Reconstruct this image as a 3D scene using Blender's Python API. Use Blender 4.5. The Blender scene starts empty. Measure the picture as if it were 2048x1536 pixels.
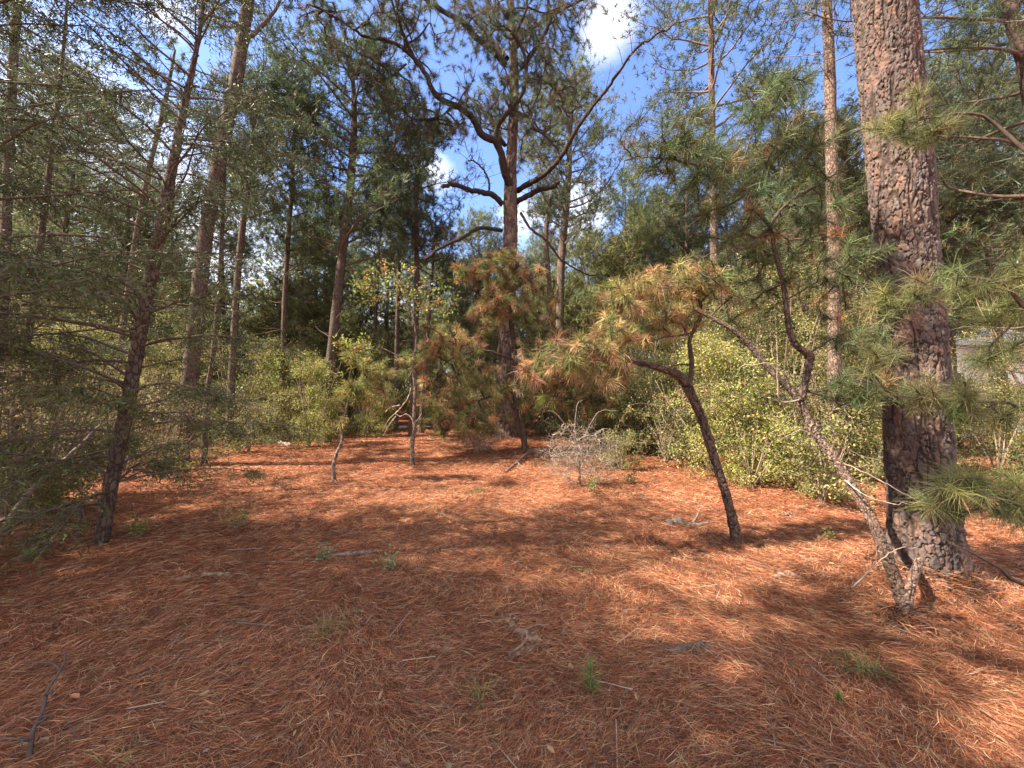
import bpy, math, random
import numpy as np
from mathutils import Vector, Matrix

# ------------------------------------------------------------------ camera, sky, sun, exposure
S = bpy.context.scene
FPX = 800.0; CAMH = 1.55; PITCH = math.atan(27/800)
cam_d = bpy.data.cameras.new('camera'); cam = bpy.data.objects.new('camera', cam_d)
S.collection.objects.link(cam); S.camera = cam
cam_d.sensor_width = 36; cam_d.lens = 36*FPX/2048; cam_d.clip_start = .05; cam_d.clip_end = 2000
cam.location = (0, 0, CAMH); cam.rotation_euler = (math.pi/2+PITCH, 0, 0)
S.view_settings.view_transform = 'Standard'; S.view_settings.look = 'None'
S.view_settings.exposure = 2.0; S.view_settings.gamma = 1
SUN_EL = 50; SUN_AZ = 12      # light travels to the right and slightly away
sd = bpy.data.lights.new('sun', 'SUN'); sd.energy = 5.0; sd.angle = math.radians(.6); sd.color = (1, .86, .66)
so = bpy.data.objects.new('sun', sd); S.collection.objects.link(so)
e, a = math.radians(SUN_EL), math.radians(SUN_AZ)
so.rotation_euler = Vector((math.cos(e)*math.cos(a), math.cos(e)*math.sin(a), -math.sin(e))).to_track_quat('-Z', 'Y').to_euler()
so.location = (-20, -5, 30)
S.cycles.max_bounces = 5; S.cycles.diffuse_bounces = 3; S.cycles.glossy_bounces = 1; S.cycles.transmission_bounces = 2

def pxdir(px, py):
    dx = (px-1024)/FPX; dz = (768-py)/FPX
    c, s = math.cos(PITCH), math.sin(PITCH)
    return np.array([dx, c-dz*s, s+dz*c])
def P(px, py, Y):
    d = pxdir(px, py); return np.array([0, 0, CAMH]) + d*(Y/d[1])

w = bpy.data.worlds.new('World'); S.world = w; w.use_nodes = True
nt = w.node_tree; nt.nodes.clear(); N = nt.nodes.new; L = nt.links.new
out = N('ShaderNodeOutputWorld'); bg = N('ShaderNodeBackground'); L(bg.outputs[0], out.inputs[0])
sky = N('ShaderNodeTexSky'); sky.sky_type = 'NISHITA'; sky.sun_disc = False
sky.sun_elevation = e; sky.sun_rotation = math.radians(258); sky.air_density = 1.0; sky.dust_density = .6; sky.ozone_density = 2.5
bg.inputs[1].default_value = .115
tc = N('ShaderNodeTexCoord')
nz = N('ShaderNodeTexNoise'); nz.inputs['Scale'].default_value = 3.2; nz.inputs['Detail'].default_value = 9; nz.inputs['Roughness'].default_value = .62
L(tc.outputs['Generated'], nz.inputs['Vector'])
acc = None
for (px, py, rad, amp) in [(1215, 50, .10, .50), (1175, 420, .14, .50), (325, 25, .07, .45), (865, 345, .07, .45), (60, 420, .5, .52),
                           (330, 480, .38, .50), (1900, 560, .40, .5), (1040, 430, .10, .35), (760, 600, .3, .4), (-200, 200, .4, .4), (1500, 620, .3, .35)]:
    d = pxdir(px, py); d = d/np.linalg.norm(d)
    vm = N('ShaderNodeVectorMath'); vm.operation = 'DISTANCE'; vm.inputs[1].default_value = d
    L(tc.outputs['Generated'], vm.inputs[0])
    mr = N('ShaderNodeMapRange'); mr.inputs[1].default_value = 0; mr.inputs[2].default_value = rad; mr.inputs[3].default_value = amp; mr.inputs[4].default_value = 0
    mr.interpolation_type = 'SMOOTHSTEP'
    L(vm.outputs['Value'], mr.inputs[0])
    if acc is None: acc = mr.outputs[0]
    else:
        m = N('ShaderNodeMath'); m.operation = 'MAXIMUM'; L(acc, m.inputs[0]); L(mr.outputs[0], m.inputs[1]); acc = m.outputs[0]
ad = N('ShaderNodeMath'); ad.operation = 'ADD'; L(acc, ad.inputs[0]); L(nz.outputs[0], ad.inputs[1])
cr = N('ShaderNodeMapRange'); cr.inputs[1].default_value = .64; cr.inputs[2].default_value = 1.08; L(ad.outputs[0], cr.inputs[0])
mx = N('ShaderNodeMix'); mx.data_type = 'RGBA'; L(cr.outputs[0], mx.inputs[0])
hs = N('ShaderNodeHueSaturation'); hs.inputs['Saturation'].default_value = 1.12; hs.inputs['Value'].default_value = .95; hs.inputs['Hue'].default_value = .512
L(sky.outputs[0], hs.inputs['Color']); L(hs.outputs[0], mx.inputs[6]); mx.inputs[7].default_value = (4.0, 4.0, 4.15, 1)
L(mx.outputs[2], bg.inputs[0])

# unseen white cloud bank overhead and behind the camera, added for neutral fill light
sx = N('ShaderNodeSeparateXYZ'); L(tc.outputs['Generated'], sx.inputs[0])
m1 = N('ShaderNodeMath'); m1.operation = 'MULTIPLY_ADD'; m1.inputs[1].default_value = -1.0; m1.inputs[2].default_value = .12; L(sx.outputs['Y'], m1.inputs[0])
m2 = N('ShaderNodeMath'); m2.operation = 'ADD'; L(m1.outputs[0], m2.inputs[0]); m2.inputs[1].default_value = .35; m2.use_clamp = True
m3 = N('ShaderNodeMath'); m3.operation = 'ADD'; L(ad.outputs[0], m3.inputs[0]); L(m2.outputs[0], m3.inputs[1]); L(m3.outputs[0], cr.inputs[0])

# ------------------------------------------------------------------ helpers
rng = np.random.default_rng(7)
C = S.collection
def noise2(x, y, seed=0):
    xi = np.floor(x).astype(np.int64); yi = np.floor(y).astype(np.int64)
    fx = x-xi; fy = y-yi; fx = fx*fx*(3-2*fx); fy = fy*fy*(3-2*fy)
    def h(i, j):
        n = (i*374761393 + j*668265263 + seed*1442695041) & 0xFFFFFFFF
        n = ((n ^ (n >> 13))*1274126177) & 0xFFFFFFFF
        return ((n ^ (n >> 16)) & 0xFFFF)/65535.0
    return (h(xi, yi)*(1-fx)+h(xi+1, yi)*fx)*(1-fy)+(h(xi, yi+1)*(1-fx)+h(xi+1, yi+1)*fx)*fy
def fbm(x, y, seed=0, o=3):
    s = 0; a_ = .5
    for k in range(o): s = s+a_*noise2(x*2**k, y*2**k, seed+k); a_ *= .5
    return s
def gh(x, y):
    x = np.asarray(x, float); y = np.asarray(y, float)
    z = .10*(noise2(x*.23, y*.23, 3)-.5) + .05*(noise2(x*.9, y*.9, 5)-.5)
    z = z + .035*(fbm(x*2.6, y*2.6, 9)-.45)
    z = z + .22*np.exp(-((x-.3)**2/5+(y-13.3)**2/3.2))            # mound under the central pine
    z = z + .10*np.exp(-((x-3.6)**2/.8+(y-3.6)**2/.8))
    r = np.hypot(x, y)
    return z*np.clip((r-.3), 0, 1) + np.clip(r-45, 0, 400)*.012
def G(px, py):
    d = pxdir(px, py); t = CAMH/max(-d[2], .01)
    for k in range(12):
        p = d*t; t += (CAMH + p[2] - float(gh(p[0], p[1])))/max(-d[2], .01)*.7
    p = d*t; return np.array([p[0], p[1], float(gh(p[0], p[1]))])

def noise3(x, y, z, seed=0):
    xi, yi, zi = (np.floor(q).astype(np.int64) for q in (x, y, z)); fx, fy, fz = x-xi, y-yi, z-zi
    fx, fy, fz = (q*q*(3-2*q) for q in (fx, fy, fz)); out = 0
    for a_ in (0, 1):
        for b_ in (0, 1):
            for c_ in (0, 1):
                n = ((xi+a_)*374761393+(yi+b_)*668265263+(zi+c_)*2147483647+seed*1442695041) & 0xFFFFFFFF
                n = ((n ^ (n >> 13))*1274126177) & 0xFFFFFFFF
                out = out+((n ^ (n >> 16)) & 0xFFFF)/65535.*(fx if a_ else 1-fx)*(fy if b_ else 1-fy)*(fz if c_ else 1-fz)
    return out
def fbm3(x, y, z, seed=0, o=3):
    return sum(.5**(k+1)*noise3(x*2**k, y*2**k, z*2**k, seed+k) for k in range(o))/(1-.5**o)
class MB:
    def __init__(s): s.v = []; s.c = []; s.q = []; s.t = []; s.n = 0; s.qs = []; s.ts = []
    def add(s, v, col, quads=None, tris=None, mi=0):
        v = np.asarray(v, float).reshape(-1, 3); col = np.broadcast_to(np.asarray(col, float), v.shape)
        s.v.append(v); s.c.append(col)
        if quads is not None and len(quads): s.q.append(np.asarray(quads)+s.n); s.qs.append(np.full(len(quads), mi))
        if tris is not None and len(tris): s.t.append(np.asarray(tris)+s.n); s.ts.append(np.full(len(tris), mi))
        s.n += len(v)
    def build(s, name, mats, parent=None, smooth=True, loc=None):
        me = bpy.data.meshes.new(name)
        v = np.concatenate(s.v); c = np.concatenate(s.c)
        if loc is not None: v = v-np.asarray(loc)
        q = np.concatenate(s.q) if s.q else np.zeros((0, 4), int); t = np.concatenate(s.t) if s.t else np.zeros((0, 3), int)
        mi = np.concatenate(s.qs+s.ts)
        me.vertices.add(len(v)); me.vertices.foreach_set('co', v.astype(np.float32).ravel())
        li = np.concatenate([q.ravel(), t.ravel()]).astype(np.int32)
        me.loops.add(len(li)); me.loops.foreach_set('vertex_index', li)
        npol = len(q)+len(t); me.polygons.add(npol)
        st = np.concatenate([np.arange(len(q))*4, len(q)*4+np.arange(len(t))*3]).astype(np.int32)
        me.polygons.foreach_set('loop_start', st)
        me.polygons.foreach_set('material_index', mi.astype(np.int32))
        me.polygons.foreach_set('use_smooth', np.full(npol, smooth))
        ca = me.color_attributes.new('col', 'FLOAT_COLOR', 'POINT')
        ca.data.foreach_set('color', np.concatenate([c, np.ones((len(c), 1))], 1).astype(np.float32).ravel())
        for m in (mats if isinstance(mats, (list, tuple)) else [mats]): me.materials.append(m)
        me.update(calc_edges=True)
        o = bpy.data.objects.new(name, me); C.objects.link(o)
        if parent is not None: o.parent = parent
        if loc is not None and parent is None: o.location = tuple(loc)
        return o
def tag(o, label=None, cat=None, group=None, kind=None):
    if label: o['label'] = label
    if cat: o['category'] = cat
    if group: o['group'] = group
    if kind: o['kind'] = kind
    return o
def thing(name, loc, label, cat, group=None):
    o = bpy.data.objects.new(name, None); C.objects.link(o); o.location = tuple(loc); o.empty_display_size = .2
    return tag(o, label, cat, group)
def dup(root, loc, rz, sc, label=None, group=None):
    r = root.copy(); C.objects.link(r); r.location = tuple(loc); r.rotation_euler = (0, 0, rz); r.scale = sc
    if label: r['label'] = label
    if group: r['group'] = group
    for ch in list(root.children):
        c = ch.copy(); C.objects.link(c); c.parent = r
    return r
def nrm(v): return v/np.maximum(np.linalg.norm(v, axis=-1, keepdims=True), 1e-9)
def spline(pts, n):
    p = np.asarray(pts, float); m = len(p)
    if m == 2: return p[0]+(p[1]-p[0])*np.linspace(0, 1, n)[:, None]
    d = np.concatenate([[0], np.cumsum(np.linalg.norm(np.diff(p[:, :3], axis=0), axis=1))])
    t = np.linspace(0, d[-1], n)
    i = np.clip(np.searchsorted(d, t, 'right')-1, 0, m-2)
    u = ((t-d[i])/np.maximum(d[i+1]-d[i], 1e-9))[:, None]
    pp = np.concatenate([[2*p[0]-p[1]], p, [2*p[-1]-p[-2]]])
    a0, a1, a2, a3 = pp[i], pp[i+1], pp[i+2], pp[i+3]
    return .5*((2*a1)+(-a0+a2)*u+(2*a0-5*a1+4*a2-a3)*u*u+(-a0+3*a1-3*a2+a3)*u**3)
def frames(p):
    t = nrm(np.gradient(p, axis=0)); ref = np.array([0, 1., .1]) if abs(t[0][1]) < .8 else np.array([1., 0, 0])
    A = []; a_ = np.cross(t[0], ref)
    for k in range(len(p)):
        a_ = a_-t[k]*np.dot(a_, t[k]); a_ = a_/max(np.linalg.norm(a_), 1e-9); A.append(a_)
    A = np.array(A); return t, A, np.cross(t, A)
def tube(mb, pts, rad, sides=8, col=(.2, .14, .11), n=None, rough=.12, mi=0, seed=0, wig=0.0):
    pr = np.concatenate([np.asarray(pts, float), np.asarray(rad, float)[:, None]], 1)
    n = n or max(4, len(pts)*4)
    s_ = spline(pr, n); p = s_[:, :3]; r = np.maximum(s_[:, 3], .0006)
    if wig: p = p+np.random.default_rng(seed+len(pts)).normal(0, wig, p.shape)*np.linspace(.2, 1, n)[:, None]
    t, A, B = frames(p)
    th = np.arange(sides)/sides*2*math.pi
    rr = r[:, None]*(1+rough*(np.random.default_rng(seed).random((n, sides))-.5)*2)
    v = p[:, None]+rr[..., None]*(np.cos(th)[None, :, None]*A[:, None]+np.sin(th)[None, :, None]*B[:, None])
    v = v.reshape(-1, 3); v = np.concatenate([v, [p[-1]+t[-1]*r[-1]]])
    i = np.arange(n-1)[:, None]*sides; j = np.arange(sides)[None]; k = (j+1) % sides
    q = np.stack([i+j, i+k, i+sides+k, i+sides+j], -1).reshape(-1, 4)
    b = (n-1)*sides; tr = np.array([[b+x, b+(x+1) % sides, len(v)-1] for x in range(sides)])
    mb.add(v, col, q, tr, mi)
    return p
def segs(mb, p0, p1, r0, r1, col, mi=0, sides=4):
    p0 = np.asarray(p0); p1 = np.asarray(p1)
    if len(p0) == 0: return
    t = nrm(p1-p0); ref = np.where(np.abs(t[:, 2:3]) > .9, [[1., 0, 0]], [[0, 0, 1.]])
    A = nrm(np.cross(t, ref)); B = np.cross(t, A); n = len(p0)
    th = np.arange(sides)/sides*2*math.pi
    ring = np.cos(th)[None, :, None]*A[:, None]+np.sin(th)[None, :, None]*B[:, None]
    r0 = np.broadcast_to(r0, n)[:, None, None]; r1 = np.broadcast_to(r1, n)[:, None, None]
    v = np.concatenate([p0[:, None]+ring*r0, p1[:, None]+ring*r1], 1).reshape(-1, 3)
    b = np.arange(n)[:, None]*2*sides; j = np.arange(sides)[None]; k = (j+1) % sides
    q = np.stack([b+j, b+k, b+sides+k, b+sides+j], -1).reshape(-1, 4)
    c = np.repeat(np.broadcast_to(col, (n, 3)), 2*sides, 0)
    mb.add(v, c, q, None, mi)
def blades(mb, base, d, ln, wd, col, droop=0.0, two=False, mi=0, R=rng):
    n = len(base); side = nrm(np.cross(d, R.normal(size=(n, 3))))
    ln = np.broadcast_to(ln, n)[:, None]; wd = np.broadcast_to(wd, n)[:, None]*.5
    col = np.broadcast_to(col, (n, 3))
    if not two:
        v = np.stack([base-side*wd, base+side*wd, base+d*ln+np.array([0, 0, -1.])*ln*droop], 1).reshape(-1, 3)
        mb.add(v, np.repeat(col, 3, 0), None, np.arange(n*3).reshape(-1, 3), mi)
    else:
        mid = base+d*ln*.5; d2 = nrm(d+np.array([0, 0, -1.])*droop+R.normal(0, .08, (n, 3))); tip = mid+d2*ln*.5
        v = np.stack([base-side*wd, base+side*wd, mid+side*wd, mid-side*wd, tip], 1).reshape(-1, 3)
        b = np.arange(n)[:, None]*5
        mb.add(v, np.repeat(col, 5, 0), b+np.array([0, 1, 2, 3]), b+np.array([3, 2, 4]), mi)
def leaves(mb, base, d, ln, wd, col, mi=0, R=rng):
    """diamond shaped broad leaves, folded a little"""
    n = len(base); side = nrm(np.cross(d, R.normal(size=(n, 3)))); up = np.cross(side, d)
    ln = np.broadcast_to(ln, n)[:, None]; wd = np.broadcast_to(wd, n)[:, None]*.5
    v = np.stack([base, base+d*ln*.45+side*wd+up*wd*.3, base+d*ln, base+d*ln*.45-side*wd+up*wd*.3], 1).reshape(-1, 3)
    b = np.arange(n)[:, None]*4
    mb.add(v, np.repeat(np.broadcast_to(col, (n, 3)), 4, 0), None, np.concatenate([b+np.array([0, 1, 2]), b+np.array([0, 2, 3])]), mi)
def vary(cols, n, s=.25, R=rng):
    """pick per element from a palette and vary"""
    cols = np.asarray(cols, float); c = cols[R.integers(0, len(cols), n)]
    return np.clip(c*(1+R.normal(0, s, (n, 1)))*(1+R.normal(0, s*.3, (n, 3))), .004, .95)
def tufts(mb, cen, dr, n, ln, wd, cols, cone=.75, droop=.15, two=False, R=rng, back=.75):
    """pine needle tufts: every needle its own blade"""
    T = len(cen); c = np.repeat(cen, n, 0); d0 = np.repeat(nrm(dr), n, 0)
    sc = np.repeat(R.uniform(.7, 1.2, T), n)
    ln = ln*np.repeat(R.uniform(.7, 1.15, T), n)
    d = nrm(d0*R.uniform(.15, 1.1, (T*n, 1))+nrm(R.normal(size=(T*n, 3)))*cone)
    base = c-d0*(R.random((T*n, 1))*back*np.broadcast_to(ln, T*n)[:, None])
    cols = np.repeat(cols, n, 0)*(1+R.normal(0, .22, (T*n, 1)))
    # needles that hang low on the tuft tend to be brown
    blades(mb, base, d, ln*sc*R.uniform(.65, 1.1, T*n), wd, np.clip(cols, .004, .9), droop, two, 0, R)
def grow(skel, targets, R=rng, rtip=.003, rmax=.03, jit=.12):
    """join targets to a skeleton by shortest hops; returns segments, radii and the direction at each target"""
    nodes = [np.asarray(s_, float) for s_ in skel]; ns = len(nodes)
    allp = np.zeros((ns+len(targets)*2, 3)); allp[:ns] = nodes; par = np.full(len(allp), -1); cnt = ns
    dmin = np.array([np.min(np.linalg.norm(allp[:ns]-t, axis=1)) for t in targets]); order = np.argsort(dmin)
    depth = np.zeros(len(allp)); dirs = np.zeros((len(targets), 3)); tip = np.zeros(len(targets), int)
    for k in order:
        t = targets[k]; dd = np.linalg.norm(allp[:cnt]-t, axis=1); dd = dd+depth[:cnt]*.25
        b = int(np.argmin(dd)); p0 = allp[b]; ln = np.linalg.norm(t-p0)
        mid = (p0+t)/2+R.normal(0, jit*ln, 3)+np.array([0, 0, -.04*ln])
        allp[cnt] = mid; par[cnt] = b; depth[cnt] = depth[b]+ln*.5
        allp[cnt+1] = t; par[cnt+1] = cnt; depth[cnt+1] = depth[b]+ln; dirs[k] = t-mid; tip[k] = cnt+1; cnt += 2
    w_ = np.zeros(cnt); w_[tip] = 1
    for k in range(cnt-1, ns-1, -1):
        if w_[k] == 0: w_[k] = 1
        if par[k] >= 0: w_[par[k]] += w_[k]
    idx = np.arange(ns, cnt); pr = par[idx]
    r1 = np.minimum(rtip*np.sqrt(np.maximum(w_[idx], 1)), rmax)
    r0 = np.where(pr >= ns, np.minimum(rtip*np.sqrt(np.maximum(w_[pr], 1)), rmax), r1*1.15); r0 = np.minimum(r0, r1*1.5)
    return allp[pr], allp[idx], r0, r1, nrm(dirs)
def blob(cpx, cpy, Y, rx, ry, n, R=rng, rd=None, hollow=0.0):
    """n points through an ellipsoid whose centre projects at cpx,cpy and whose radii are given in photo pixels at that depth"""
    c = P(cpx, cpy, Y); k = Y/FPX; u = nrm(R.normal(size=(n, 3)))*(hollow+(1-hollow)*R.random((n, 1))**.45)
    return c+u*np.array([rx*k, rd if rd else (rx+ry)*.5*k, ry*k])

# ------------------------------------------------------------------ materials
def mat(name, rough=.8, trans=0.0, spec=.25, bump=None, tint=None):
    m = bpy.data.materials.new(name); m.use_nodes = True; t = m.node_tree; t.nodes.clear()
    n = t.nodes.new; l = t.links.new
    o = n('ShaderNodeOutputMaterial'); b = n('ShaderNodeBsdfPrincipled'); at = n('ShaderNodeAttribute'); at.attribute_name = 'col'
    b.inputs['Roughness'].default_value = rough; b.inputs['Specular IOR Level'].default_value = spec
    colout = at.outputs['Color']
    if tint:
        sc, lo, hi = tint
        nn = n('ShaderNodeTexNoise'); nn.inputs['Scale'].default_value = sc; nn.inputs['Detail'].default_value = 6
        tcn = n('ShaderNodeTexCoord'); l(tcn.outputs['Object'], nn.inputs['Vector'])
        mr_ = n('ShaderNodeMapRange'); mr_.inputs[1].default_value = .3; mr_.inputs[2].default_value = .7; mr_.inputs[3].default_value = lo; mr_.inputs[4].default_value = hi
        l(nn.outputs[0], mr_.inputs[0]); vmm = n('ShaderNodeVectorMath'); vmm.operation = 'SCALE'; l(colout, vmm.inputs[0]); l(mr_.outputs[0], vmm.inputs['Scale'])
        colout = vmm.outputs[0]
    l(colout, b.inputs['Base Color'])
    if bump:
        kind, sc, zs, st, dist = bump
        tcn = n('ShaderNodeTexCoord'); mp = n('ShaderNodeMapping'); mp.inputs['Scale'].default_value = (sc, sc, sc*zs); l(tcn.outputs['Object'], mp.inputs[0])
        if kind == 'vor':
            x = n('ShaderNodeTexVoronoi'); x.feature = 'DISTANCE_TO_EDGE'; x.inputs['Scale'].default_value = 1
            nw = n('ShaderNodeTexNoise'); nw.inputs['Scale'].default_value = 3; l(mp.outputs[0], nw.inputs['Vector'])
            mxv = n('ShaderNodeVectorMath'); mxv.operation = 'MULTIPLY_ADD'; mxv.inputs[1].default_value = (.9, .9, .9); l(nw.outputs['Color'], mxv.inputs[0]); l(mp.outputs[0], mxv.inputs[2])
            l(mxv.outputs[0], x.inputs['Vector'])
            mr_ = n('ShaderNodeMapRange'); mr_.inputs[2].default_value = .14; mr_.inputs[3].default_value = 0; l(x.outputs[0], mr_.inputs[0]); h = mr_.outputs[0]
            # crevices between the plates are of a darker bark
            mxc = n('ShaderNodeMix'); mxc.data_type = 'RGBA'; l(h, mxc.inputs[0]); mxc.inputs[6].default_value = (.055, .036, .03, 1); l(colout, mxc.inputs[7]); l(mxc.outputs[2], b.inputs['Base Color'])
        else:
            x = n('ShaderNodeTexNoise'); x.inputs['Scale'].default_value = 1; x.inputs['Detail'].default_value = 5; l(mp.outputs[0], x.inputs['Vector']); h = x.outputs[0]
        bp = n('ShaderNodeBump'); bp.inputs['Strength'].default_value = st; bp.inputs['Distance'].default_value = dist; l(h, bp.inputs['Height']); l(bp.outputs[0], b.inputs['Normal'])
    if trans:
        tr = n('ShaderNodeBsdfTranslucent'); l(colout, tr.inputs['Color']); ms = n('ShaderNodeMixShader'); ms.inputs[0].default_value = trans
        l(b.outputs[0], ms.inputs[1]); l(tr.outputs[0], ms.inputs[2]); l(ms.outputs[0], o.inputs[0])
    else: l(b.outputs[0], o.inputs[0])
    return m
M_bark = mat('pine_bark_plates', .85, 0, .2, ('noise', 90, .5, .6, .004), (40, .75, 1.25))
M_bark2 = mat('pine_bark', .85, 0, .2, ('vor', 22, .45, .8, .012), (9, .7, 1.3))
M_twig = mat('twig_bark', .85, 0, .2, ('noise', 60, .4, .6, .003), (30, .7, 1.3))
M_wood = mat('weathered_wood', .8, 0, .2, ('noise', 50, .2, .7, .004), (25, .6, 1.35))
M_needle = mat('pine_needles', .5, .30, .3)
M_leaf = mat('broad_leaves', .5, .40, .3)
M_litter = mat('fallen_needles', .8, .10, .12)
M_wall = mat('painted_wall', .7, 0, .3, ('noise', 12, .1, .08, .004))

def ground_mat():
    m = bpy.data.materials.new('needle_covered_soil'); m.use_nodes = True; t = m.node_tree; n = t.nodes.new; l = t.links.new
    b = t.nodes['Principled BSDF']; b.inputs['Roughness'].default_value = .9; b.inputs['Specular IOR Level'].default_value = .1
    tcn = n('ShaderNodeTexCoord'); hs_ = []
    for ang, sx, sy in ((20, 24, 150), (75, 20, 130), (-35, 28, 170)):
        mp = n('ShaderNodeMapping'); mp.inputs['Rotation'].default_value = (0, 0, math.radians(ang)); mp.inputs['Scale'].default_value = (sx, sy, 20); l(tcn.outputs['Object'], mp.inputs[0])
        x = n('ShaderNodeTexNoise'); x.inputs['Scale'].default_value = 1; x.inputs['Detail'].default_value = 3; x.inputs['Distortion'].default_value = .6; l(mp.outputs[0], x.inputs['Vector']); hs_.append(x.outputs[0])
    mm = n('ShaderNodeMath'); mm.operation = 'MAXIMUM'; l(hs_[0], mm.inputs[0]); l(hs_[1], mm.inputs[1])
    m2 = n('ShaderNodeMath'); m2.operation = 'MAXIMUM'; l(mm.outputs[0], m2.inputs[0]); l(hs_[2], m2.inputs[1])
    rp = n('ShaderNodeValToRGB'); l(m2.outputs[0], rp.inputs[0]); el = rp.color_ramp.elements
    el[0].position = .42; el[0].color = (.07, .028, .018, 1); el[1].position = .78; el[1].color = (.50, .20, .10, 1)
    x = el.new(.6); x.color = (.30, .095, .045, 1)
    big = n('ShaderNodeTexNoise'); big.inputs['Scale'].default_value = .9; big.inputs['Detail'].default_value = 5; l(tcn.outputs['Object'], big.inputs['Vector'])
    mr_ = n('ShaderNodeMapRange'); mr_.inputs[1].default_value = .3; mr_.inputs[2].default_value = .7; mr_.inputs[3].default_value = .65; mr_.inputs[4].default_value = 1.25; l(big.outputs[0], mr_.inputs[0])
    vs = n('ShaderNodeVectorMath'); vs.operation = 'SCALE'; l(rp.outputs[0], vs.inputs[0]); l(mr_.outputs[0], vs.inputs['Scale']); l(vs.outputs[0], b.inputs['Base Color'])
    bp = n('ShaderNodeBump'); bp.inputs['Strength'].default_value = .7; bp.inputs['Distance'].default_value = .02; l(m2.outputs[0], bp.inputs['Height']); l(bp.outputs[0], b.inputs['Normal'])
    return m

# ------------------------------------------------------------------ ground
def sgrid(n, fine, far):
    u = np.linspace(-1, 1, n); k = 5.2; x = np.sinh(u*k)/math.sinh(k)*far; return x
xs = sgrid(520, .03, 200); ys = sgrid(520, .03, 200)+4.5
X, Yg = np.meshgrid(xs, ys); V = np.stack([X, Yg, gh(X, Yg)], -1).reshape(-1, 3)
i = np.arange(519)[:, None]*520; j = np.arange(519)[None]
gm = MB(); gm.add(V, (.3, .12, .07), np.stack([i+j, i+j+1, i+521+j, i+520+j], -1).reshape(-1, 4))
go = gm.build('ground', ground_mat()); tag(go, 'forest floor under a deep red-brown cover of pine needles', None, None, 'structure')

# fallen needles: uncountable
def litter():
    R = np.random.default_rng(11); n = 950000
    u = R.random(n); r = (1.0**.45+(u*(24**.45-1.0**.45)))**(1/.45)
    th = R.uniform(math.radians(22), math.radians(158), n)
    x = r*np.cos(th); y = r*np.sin(th)-.15
    keep = (np.abs(x) < 16); x = x[keep]; y = y[keep]; r = r[keep]; n = len(x)
    base_a = fbm(x*.55, y*.55, 31)*14; a_ = base_a+R.normal(0, .75, n)
    up = R.normal(.02, .16, n); pat = fbm(x*.8, y*.8, 77); up = up+.25*(R.random(n) < .03)
    d = np.stack([np.cos(a_)*np.cos(up), np.sin(a_)*np.cos(up), np.sin(up)], 1)
    ln = R.uniform(.055, .165, n)*(1+r*.02); wd = (.0010+.00062*r)*R.uniform(.6, 1.2, n)
    # loose mats and drifts of needles
    z = gh(x, y)+R.random(n)*(.012+.03*np.clip(fbm(x*3, y*3, 41)-.3, 0, 1)*3)
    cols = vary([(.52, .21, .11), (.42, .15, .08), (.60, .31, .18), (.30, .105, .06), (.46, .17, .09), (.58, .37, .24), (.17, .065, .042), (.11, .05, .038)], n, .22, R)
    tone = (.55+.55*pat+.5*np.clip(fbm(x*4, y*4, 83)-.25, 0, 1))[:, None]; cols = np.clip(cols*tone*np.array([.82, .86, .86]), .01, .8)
    b = np.stack([x, y, z], 1)-d*ln[:, None]*.5
    side = nrm(np.cross(d, np.array([0, 0, 1.])+R.normal(0, .5, (n, 3))))
    bend = np.cross(d, [0, 0, 1.])*(ln*R.normal(0, .09, n))[:, None]
    w2 = wd[:, None]*.5; mid = b+d*ln[:, None]*.5+bend+np.array([0, 0, 1.])*(ln*R.uniform(-.01, .05, n))[:, None]; tip = b+d*ln[:, None]
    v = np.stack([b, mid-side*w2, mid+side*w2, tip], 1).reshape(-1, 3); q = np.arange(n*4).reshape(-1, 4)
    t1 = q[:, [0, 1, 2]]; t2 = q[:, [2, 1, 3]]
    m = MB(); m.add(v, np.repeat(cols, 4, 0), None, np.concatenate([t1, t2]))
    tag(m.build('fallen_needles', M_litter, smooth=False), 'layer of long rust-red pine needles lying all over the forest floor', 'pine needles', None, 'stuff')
litter()

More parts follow.
